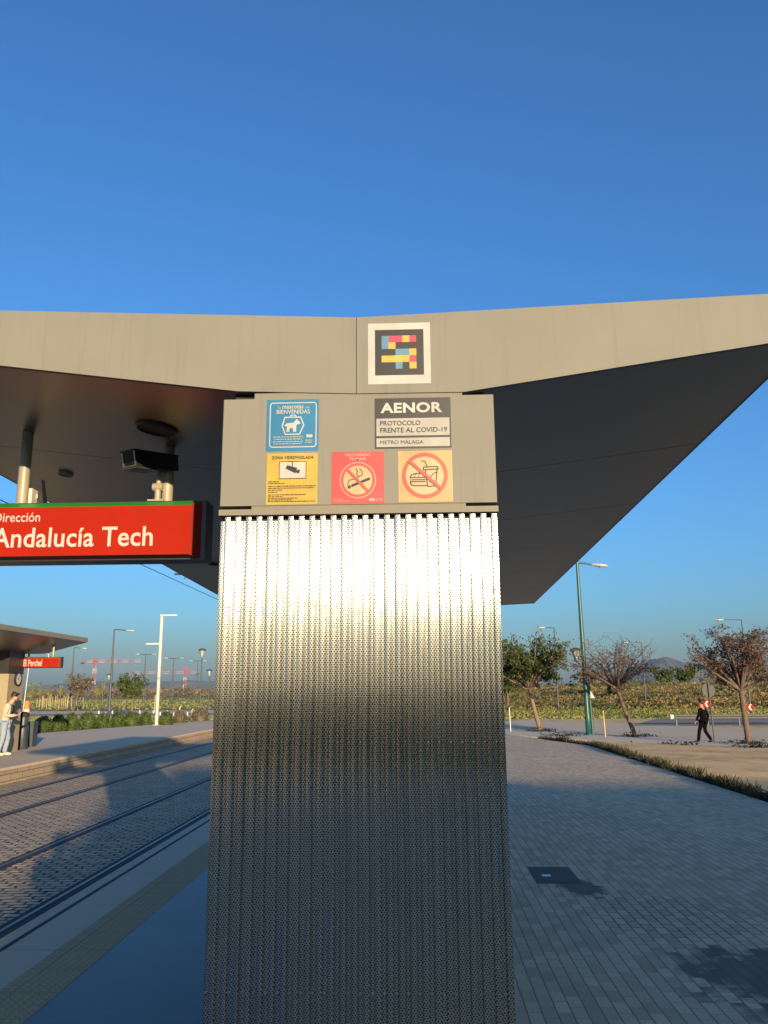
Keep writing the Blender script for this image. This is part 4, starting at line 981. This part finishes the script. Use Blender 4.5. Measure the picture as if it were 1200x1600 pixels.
# ------------------------------------------------------------------ lamps and poles, left
def at_ground(px, Y, z=GZ): q = P(px, 1080, Y); return (q.x, Y, z)
def ht(py, Y): return P(400, py, Y).z - GZ
lamp_post('dark lamp post with a right-hand arm, tallest left of the white pole', at_ground(172.5, 76), ht(981, 76), 1.1, M['lamp_grey'], arms=(1,), r0=.10)
lamp_post('distant dark lamp post rising above the tip of the opposite roof', at_ground(111, 116), ht(1009, 116), 1.0, M['lamp_grey'], arms=(1,), r0=.10)
grp = 'distant two-armed street lamps'
for px, Y, py, lab in ((224.5, 150, 1021, 'distant two-armed lamp just left of the white pole'), (269, 160, 1027.5, 'distant two-armed lamp just right of the white pole'), (307, 185, 1032, 'farthest two-armed lamp beside the lantern posts')):
    lamp_post(lab, at_ground(px, Y), ht(py, Y), 1.15, M['lamp_grey'], arms=(-1, 1), r0=.11, drop=.02, group=grp)
lantern_post('taller lantern post nearest the left edge of the corrugated column', at_ground(313.5, 66), ht(1012, 66), M['lamp_grey'])
lantern_post('shorter lantern post right of the taller one, touching the column edge', at_ground(326, 90), ht(1045, 90), M['lamp_grey'])
lantern_post('small far lantern standing directly left of the dark lamp post', at_ground(169, 108), ht(1051, 108), M['lamp_grey'])
# white pole with two flat arms
g = G(244.5, 1133)
t = thing('lamp_pole', 'tall white lamp pole with two flat arms at the end of the opposite platform', 'lamp pole', (g.x, g.y, 0))
hp_ = P(251, 963, g.y).z
b = MB(); b.box(-.16, .16, -.16, .16, 0, .02); b.bbox(-.075, .075, -.075, .075, .02, hp_, .02); obj('pole', b, M['white'], t, world=False)
b = MB(); b.bbox(-.09, .86, -.1, .1, hp_ + .001, hp_ + .085, .02); obj('lamp_arm', b, M['white'], t, world=False)
zl = P(245, 1006, g.y).z
b = MB(); b.bbox(-.80, -.076, -.1, .1, zl - .045, zl + .04, .02); obj('lamp_arm', b, M['white'], t, world=False)
# overhead wires and a registration arm
for x, lab in ((-8.09, 'overhead contact wire above the far tram track'),):
    b = MB(); b.tube([(x, -15, 5.42), (x, 60, 5.42), (x, 200, 5.40)], .011, 5); o = tag(obj('overhead_wire', b, M['rubber']), lab, 'wire', 'tram overhead wires')
a0, a1 = P(273, 897, 26), P(313, 897.5, 26)
t = thing('wire_support', 'thin grey arm steadying the overhead wire below the near roof', 'wire support', a0)
b = MB(); b.tube([a0, a1 + Vector((4.5, 0, .05))], .035, 8); obj('arm', b, M['lamp_grey'], t)
b = MB(); m_ = a0.lerp(a1, .45); b.tube([m_ + Vector((0, 0, .12)), m_, m_ + Vector((-.05, 0, -.16))], .018, 6); obj('insulator', b, M['lamp_grey'], t)
xm = a1.x + 4.5
b = MB(); b.tube([(xm, 26, -.62), (xm, 26, a1.z + .4)], [.12, .09], 10); obj('mast', b, M['lamp_grey'], t)

# tower cranes
def crane(label, px, Y, ytop, yjib, jl, jr):
    g = at_ground(px, Y); t = thing('tower_crane', label, 'crane', g, 0, 'red and white tower cranes')
    k = Y / F; H = P(px, yjib, Y).z - GZ; HT = P(px, ytop, Y).z - GZ; wd = 1.0
    n = 6
    b = MB()
    for i in range(n):
        z0, z1 = H * i / n, H * (i + 1) / n; m = i % 2
        for sx in (-wd, wd):
            for sy in (-wd, wd): b.tube([(sx, sy, z0), (sx, sy, z1)], .11, 4, m)
        q = max(1, int((z1 - z0) / 2.6))
        for j in range(q):
            a, c = z0 + (z1 - z0) * j / q, z0 + (z1 - z0) * (j + 1) / q
            b.tube([(-wd, -wd, a), (wd, -wd, c)], .11, 4, m); b.tube([(-wd, wd, c), (wd, wd, a)], .11, 4, m); b.tube([(-wd, -wd, a), (-wd, wd, c)], .11, 4, m)
    obj('tower', b, [M['crane_white'], M['crane_red']], t, world=False)
    b = MB(); L0, L1 = -jl * k, jr * k; ns = 10
    for i in range(ns):
        x0, x1 = L0 + (L1 - L0) * i / ns, L0 + (L1 - L0) * (i + 1) / ns; m = (i + 1) % 2
        for (y, z) in ((-.8, H), (.8, H), (0, H + 1.7)): b.tube([(x0, y, z), (x1, y, z)], .09, 4, m)
        for j in range(3):
            a, c = x0 + (x1 - x0) * j / 3, x0 + (x1 - x0) * (j + 1) / 3; b.tube([(a, -.8, H), ((a + c) / 2, 0, H + 1.7), (c, -.8, H)], .09, 4, m)
    obj('jib', b, [M['crane_white'], M['crane_red']], t, world=False)
    b = MB(); b.tube([(-1.2, 0, H), (0, 0, HT)], .5, 4); b.tube([(1.2, 0, H), (0, 0, HT)], .5, 4); b.tube([(0, 0, HT), (L0 * .6, 0, H + 1.7)], .12, 4); b.tube([(0, 0, HT), (L1 * .8, 0, H + 1.7)], .12, 4); obj('mast_head', b, M['crane_red'], t, world=False)
    b = MB(); cwx = L0 if abs(L0) < abs(L1) else L1; b.box(min(cwx, cwx * .8), max(cwx, cwx * .8), -.8, .8, H - 1.2, H + .2); obj('counterweight', b, M['lamp_grey'], t, world=False)
crane('tower crane with its long jib to the right, left of the dark lamp post', 145.5, 620, 1030, 1035, 22, 72)
crane('tower crane with its long jib to the left, right of the white pole', 288, 700, 1041, 1052, 92, 21)
# trees, left
g = at_ground(116, 110); tree('street_tree', 'dusty half bare tree left of the far crane tower', g, (.5, 0), 1.9, 5.4, 2.3, 2.2, M['leaf_olive'], M['bark_red'], 1500, .15, 51, .2, trunk_r=.12)
g = at_ground(208, 84); tree('street_tree', 'bushy dark green tree left of the white lamp pole', g, (-.1, 0), 1.8, 4.3, 2.0, 1.9, M['leaf_green'], M['bark'], 3200, .13, 52, .4, trunk_r=.1)
for k, (px, py, lab) in enumerate(((49, 1065, 'slim pale sapling left of the orange barrier stack'), (63, 1064, 'slim pale sapling right of the orange barrier stack'), (77, 1075, 'short sapling below the far red sign'), (95, 1062, 'slender sapling left of the half bare tree'), (161, 1062, 'thin sapling left of the dark lamp post'), (152, 1072, 'thin low sapling behind the crane tower'))):
    Y = 150 + 9 * k; H = P(px, py, Y).z - GZ
    tree('sapling', lab, at_ground(px, Y), (0, 0), H * .3, H, .7, .7, M['leaf_pale'], M['bark'], 260, .2, 60 + k, 0, group='young saplings in the field', limbs=8, trunk_r=.06)
# stakes in the field, individually driven
r = random.Random(8); sk = None
for k in range(26):
    px = 60 + 76 * k / 25 + r.uniform(-1.5, 1.5); Y = 118 + r.uniform(0, 26); H = r.uniform(1.5, 2.2)
    if sk is None:
        b = MB(); b.tube([(0, 0, -.1), (0, 0, 1.92), (0, 0, 2.0)], [.045, .045, .02], 6); sk = tag(obj('wooden_stake', b, M['wood']), 'pale wooden stake in the row of stakes standing in the far field', 'stake', 'wooden stakes in the far field'); o = sk
    else: o = sk.copy(); COL.objects.link(o)
    o.location = at_ground(px, Y); o.scale = (1, 1, H / 2)
bo = None
for k in range(18):
    px = 146 + k * 10.6; Y = 86 + (k % 2) * 9 + r.uniform(-1, 1)
    if bo is None:
        b = MB(); b.lathe([(.09, 0), (.09, .30), (.07, .35), (.02, .37)], n=10); bo = tag(obj('bollard', b, M['white']), 'small white bollard in the line along the far road', 'bollard', 'white bollards along the far road'); o = bo
    else: o = bo.copy(); COL.objects.link(o)
    o.location = at_ground(px, Y)
# orange barrier stack
g = at_ground(44, 74); t = thing('barrier_stack', 'tall orange plastic traffic barrel behind the opposite shelter', 'traffic barrel', g)
b = MB(); b.lathe([(.42, 0), (.42, .08), (.30, .1), (.28, .6), (.26, .62), (.25, 1.15), (.23, 1.17), (.2, 1.6), (.08, 1.7)], n=14); bd_ = obj('barrel', b, M['orange'], t, world=False)
b = MB(); b.lathe([(.288, .72), (.272, .95)], n=14); obj('reflective_band', b, M['white'], t, world=False)
g = G(36, 1112); b = MB(); b.tube([(g.x, g.y, 0), (g.x + .18, g.y, P(43, 1042, g.y).z)], [.05, .045], 8); tag(obj('white_post', b, M['white']), 'thin white post behind the clock column', 'post')
# sign plates and posts on the far road, left
for px, Y, H, lab in ((282, 60, 1.25, 'pale wooden post right of the white lamp pole'), (301, 57, 1.1, 'pale wooden post beside the taller lantern post'), (243, 98, 1.9, 'pale post partly behind the white lamp pole')):
    b = MB(); q = at_ground(px, Y); b.tube([q, (q[0], q[1], q[2] + H), (q[0] + .12, q[1], q[2] + H + .18)], [.06, .06, .05], 8); tag(obj('post', b, M['wood']), lab, 'post')
# low far houses
for k, (px, Y, wd, h_, lab) in enumerate(((244, 640, 11, 3.2, 'low house with orange roof on the skyline left of the white pole'), (228, 660, 7, 2.8, 'small pale house at the left end of the far houses'), (262, 700, 9, 3.0, 'flat pale house right of the white pole on the skyline'), (280, 660, 8, 3.2, 'far house beneath the right-hand crane'), (312, 720, 12, 3.0, 'far house behind the lantern posts'))):
    g = at_ground(px, Y); t = thing('house', lab, 'house', g, 0, 'far houses on the skyline')
    b = MB(); b.box(-wd / 2, wd / 2, -4, 4, 0, h_); obj('wall', b, M['house_wall'], t, world=False)
    b = MB(); b.loft([[(-wd / 2 - .3, -4.4, h_), (-wd / 2 - .3, 4.4, h_), (-wd / 2 - .3, 0, h_ + 1.8)], [(wd / 2 + .3, -4.4, h_), (wd / 2 + .3, 4.4, h_), (wd / 2 + .3, 0, h_ + 1.8)]]); obj('roof', b, M['roof_tile'], t, world=False)
    for x in (-wd * .25, wd * .25):
        b = MB(); b.box(x - .5, x + .5, -4.03, -3.99, 1, 2.2); obj('window', b, M['glass_dark'], t, world=False)
# far planting along the skyline
b = MB(); r = random.Random(31)
for k in range(420):
    px = r.uniform(40, 340); Y = r.uniform(420, 700); q = P(px, 1080, Y); hh = r.uniform(1.5, 5) * (1 if r.random() < .75 else 1.6)
    for i in range(14): leaf(b, Vector((q.x + r.gauss(0, 1.4), Y + r.gauss(0, 1), GZ + hh * r.random())), .9 * r.uniform(.5, 1.3), r)
tag(obj('far_trees', b, M['leaf_olive']), 'far line of low trees on the left skyline', 'treeline', kind='stuff')

# ================================================================== RIGHT SIDE
g = O0 + D * -1.5
gz = -0.53
pl = P(920, 1147, 43.5)
lp = lamp_post('tall teal lamp post with side lantern between the green tree and the bare tree', (pl.x, 43.5, gz), P(905, 878, 43.5).z - gz, 0.78, M['teal'], rz=0, r0=.12, drop=-.16)
lp.rotation_euler = (0, R_(-.6), 0)
zq = P(900, 1034, 43.5).z - gz
b = MB(); b.tube([(0, 0, zq - .35), (-.30, 0, zq - .03), (-.36, 0, zq)], .035, 7); obj('lantern_bracket', b, M['teal'], lp, world=False)
lantern_head(lp, (-.38, 0, zq), M['teal'])
b = MB(); b.tube([(.22, .05, 0), (.18, .05, 2.6)], .06, 8); obj('guard_tube', b, M['teal'], lp, world=False)
for px, Y, py, arm, lab in ((871, 92, 985, 1.0, 'far lamp post rising through the green tree'), (1008, 118, 1004, 1.9, 'far lamp post behind the sparse brown tree'), (1170, 80, 968, 1.7, 'far lamp post rising behind the reddish tree')):
    lamp_post(lab, at_ground(px, Y), ht(py, Y) if px < 900 else P(px, py, Y).z - GZ, arm, M['lamp_grey'], arms=(-1,), r0=.09, drop=.0)
def gt(px, py, z=-0.53): return G(px, py, z)
q = gt(845, 1143); tree('street_tree', 'leafy dark green street tree with bare top beside the teal lamp post', (q.x, q.y, -.56), (-.5, .1), 2.25, 6.1, 2.9, 2.5, M['leaf_green'], M['bark'], 15000, .085, 71, .95, group='street trees along the pavement', limbs=22, trunk_r=.13, low=.10)
q = gt(994, 1151); tree('street_tree', 'sparse brown leaning street tree right of the teal lamp post', (q.x, q.y, -.56), (-.75, .0), 2.3, 5.15, 3.2, 2.5, M['leaf_red'], M['bark_red'], 1500, .06, 72, .5, group='street trees along the pavement', limbs=24, trunk_r=.11, low=.06)
q = gt(1171, 1162); tree('street_tree', 'dense reddish brown street tree right of the walking person', (q.x, q.y, -.56), (-.12, .0), 2.2, 5.0, 2.35, 2.2, M['leaf_red'], M['bark_red'], 8500, .055, 73, .35, group='street trees along the pavement', limbs=26, trunk_r=.13, low=.02)
b = MB(); r = random.Random(17)
for (px, py) in ((845, 1143), (994, 1151), (1171, 1162), (1060, 1166), (1185, 1168), (880, 1150)):
    q = gt(px, py)
    for k in range(160): leaf(b, Vector((q.x + r.gauss(0, .42), q.y + r.gauss(0, .3), -.53 + abs(r.gauss(0, .09)))), .07 * r.uniform(.5, 1.3), r)
tag(obj('tree_pit_weeds', b, M['verge']), 'dark weeds around the feet of the street trees', 'weeds', kind='stuff')
# walking person in black
q = gt(1102, 1161)
J = J_stand(head=(0, .05, 1.62), face=(0, .9, -.3), neck=(0, .02, 1.46), kn_l=(-.09, .17, .52), an_l=(-.09, .26, .10), toe_l=(-.10, .42, .05), kn_r=(.09, .02, .50), an_r=(.09, -.27, .13), toe_r=(.10, -.12, .05),
            el_l=(-.26, .05, 1.13), wr_l=(-.22, .20, .92), hand_l=(-.2, .27, .84), el_r=(.26, -.08, 1.13), wr_r=(.24, -.02, .90), hand_r=(.23, .02, .8))
person('person dressed all in black walking along the far sidewalk', (q.x, q.y, -.53), R_(38), J, dict(skin=M['skin'], top=M['black_cloth'], trousers=M['black_cloth'], shoe=M['shoe'], hair=M['hair']))
# round sign seen from behind
q = gt(1117, 1161)
t = thing('road_sign', 'round road sign seen from behind on a grey post by the walking person', 'road sign', (q.x, q.y, -.53), R_(14))
zc = P(1113, 1078, q.y).z + .53
b = MB(); b.tube([(0, 0, 0), (-.07, 0, zc + .32)], .035, 8); obj('post', b, M['galv'], t, world=False)
b = MB(); rg = lambda rr_, y: [(-.06 + rr_ * math.cos(2 * math.pi * k / 28), y, zc + rr_ * math.sin(2 * math.pi * k / 28)) for k in range(28)]
b.loft([rg(.30, .05), rg(.30, .075)]); obj('sign_plate', b, M['lamp_grey'], t, world=False)
b = MB(); b.loft([rg(.285, .047), rg(.31, .04), rg(.31, .08)], 0, False); obj('rim', b, M['galv'], t, world=False)
# triangular sign
q = P(924, 1128, 60)
t = thing('road_sign', 'small white triangular sign beside the teal lamp post', 'road sign', (q.x, 60, GZ))
zc = P(924, 1084, 60).z - GZ
b = MB(); b.tube([(0, 0, 0), (0, 0, zc + .3)], .035, 8); obj('post', b, M['white'], t, world=False)
b = MB(); b.loft([[(-.34, -.05, zc - .3), (.34, -.05, zc - .3), (0, -.05, zc + .32)], [(-.34, -.03, zc - .3), (.34, -.03, zc - .3), (0, -.03, zc + .32)]]); obj('sign_plate', b, M['white'], t, world=False)
# chevron boards
for px, py, lab in ((1100, 1100, 'red and white chevron board behind the walking person'), (1168, 1105, 'red and white chevron board behind the reddish tree trunk')):
    Y = 68; q = P(px, py, Y); t = thing('chevron_sign', lab, 'chevron sign', (q.x, Y, GZ), 0, 'chevron boards along the bend')
    zc = q.z - GZ; w_, h_ = .44, .235
    for x in (-.3, .3):
        b = MB(); b.tube([(x, .05, 0), (x, .05, zc + .15)], .03, 6); obj('post', b, M['galv'], t, world=False)
    b = MB(); b.box(-w_, w_, -.02, .02, zc - h_, zc + h_); bo_ = obj('board', b, M['red'], t, world=False)
    b = MB()
    for x in (-.36, .06):
        b.add([(x, -.024, zc), (x + .16, -.024, zc + h_), (x + .28, -.024, zc + h_), (x + .12, -.024, zc), (x + .28, -.024, zc - h_), (x + .16, -.024, zc - h_)], [(0, 3, 2, 1), (0, 5, 4, 3)])
    obj('chevrons', b, M['white'], bo_, world=False)
# guard rail
t = thing('guard_rail', 'grey metal guard rail along the far side of the road', 'guard rail', (16.6, 55, GZ))
b = MB(); x0, x1 = 16.6, 60
pf = [(0, .42), (-.05, .48), (-.05, .54), (0, .585), (-.05, .63), (-.05, .69), (0, .75)]
Yg = lambda x: 55.5 - (x - 16.6) * .03
b.loft([[(x, Yg(x) + y, GZ + z) for y, z in pf] for x in (x0, x1)], 0, False, False, False); obj('beam', b, M['galv'], t)
b = MB(); b.tube([(x0 - .1, Yg(x0), GZ + .58), (x0 + .1, Yg(x0), GZ + .58)], [.18, .16], 10); obj('end_piece', b, M['white'], t)
x = x0 + .3
while x < 46:
    b = MB(); b.box(x - .05, x + .05, Yg(x) + .003, Yg(x) + .12, GZ, GZ + .73); obj('post', b, M['galv'], t); x += 2.0
# white posts
for px, py0, py1, lab in ((798, 1105, 1143, 'thin white post at the edge of the column, by the green tree'), (946, 1110, 1151, 'pale post right of the teal lamp post')):
    q = gt(px, py1); b = MB(); zt_ = P(px, py0, q.y).z; b.tube([(q.x, q.y, -.53), (q.x - .03, q.y, zt_ - .05), (q.x - .03, q.y, zt_)], [.032, .03, .012], 8); tag(obj('post', b, M['white' if px < 900 else 'wood']), lab, 'post')
# small tree far behind the column edge, scrub trees
q = at_ground(793, 105); tree('street_tree', 'far green tree peeping out at the right edge of the column', q, (0, 0), 1.7, 4.6, 2.0, 2, M['leaf_green'], M['bark'], 1500, .16, 75, .2)
for k, (px, Y, H, w_, lab) in enumerate(((960, 130, 4.6, 3.2, 'broad olive bush behind the sparse brown tree'), (1075, 190, 6.5, 6, 'dark bush on the rise left of the reddish tree'), (1035, 210, 6.8, 7, 'dark green bush on the rise under the pale hill'), (1140, 205, 6.5, 6, 'dark bush behind the reddish tree crown'), (1185, 180, 6.5, 6, 'olive bush at the right end of the rise'), (915, 160, 5, 4, 'grey green bush right behind the teal lamp post'))):
    q = at_ground(px, Y); z = scrub_h(q[0], Y); 
    tree('scrub_tree', lab, (q[0], Y, z - .2), (0, 0), .5, H * (.72), w_ * .62, w_ * .5, M['leaf_green'] if k in (1, 2, 3) else M['leaf_olive'], M['bark'], 1700, .30, 80 + k, 0, cat='bush', group='large bushes on the rise', limbs=14, trunk_r=.12)

# utility cover and joint in the paving
c = [G(824, 1355), G(889, 1355), G(913, 1379), G(838, 1381)]
x0, x1, y0_, y1_ = (c[0].x + c[3].x) / 2, (c[1].x + c[2].x) / 2 - .02, c[3].y, c[0].y
t = thing('utility_cover', 'dark cast iron utility cover set in the brick pavement', 'utility cover', ((x0 + x1) / 2, y0_, 0))
b = MB(); b.box(x0, x1, y0_, y1_, -.01, .0035); obj('frame', b, M['iron'], t)
b = MB(); b.box(x0 + .03, x1 - .03, y0_ + .03, y1_ - .03, -.01, .0065); lid = obj('lid', b, M['iron'], t)
b = MB(); b.box(x0 + .09, x0 + .17, (y0_ + y1_) / 2 - .09, (y0_ + y1_) / 2 - .01, -.01, .0095); obj('badge', b, M['steel'], lid)

# the person taking the picture: in view only as the soft dark reflection in the middle of the column
J = J_stand(head=(0, .03, 1.60), el_l=(-.27, .14, 1.22), wr_l=(-.09, .27, 1.47), hand_l=(-.05, .30, 1.57), el_r=(.27, .14, 1.22), wr_r=(.09, .27, 1.47), hand_r=(.05, .30, 1.57))
person('person in dark clothes seen only as the soft dark reflection in the metal column', (-.12, -.42, 0), 0, J, dict(skin=M['skin'], top=M['black_cloth'], trousers=M['black_cloth'], shoe=M['shoe'], hair=M['hair']))

# ------------------------------------------------------------------ air
b = MB(); b.box(-9500, 9500, -9500, 9500, GZ - 1.7, 275); hz = tag(obj('haze', b, plain('haze_air', (1, 1, 1))), kind='stuff')
m = bpy.data.materials.new('haze_air'); m.use_nodes = True; t_ = m.node_tree; t_.nodes.clear()
pv = t_.nodes.new('ShaderNodeVolumePrincipled'); pv.inputs['Color'].default_value = (0.50, 0.72, 1.0, 1); pv.inputs['Density'].default_value = 0.00004; pv.inputs['Anisotropy'].default_value = 0.0
mo = t_.nodes.new('ShaderNodeOutputMaterial'); t_.links.new(pv.outputs[0], mo.inputs['Volume'])
hz.data.materials.clear(); hz.data.materials.append(m)
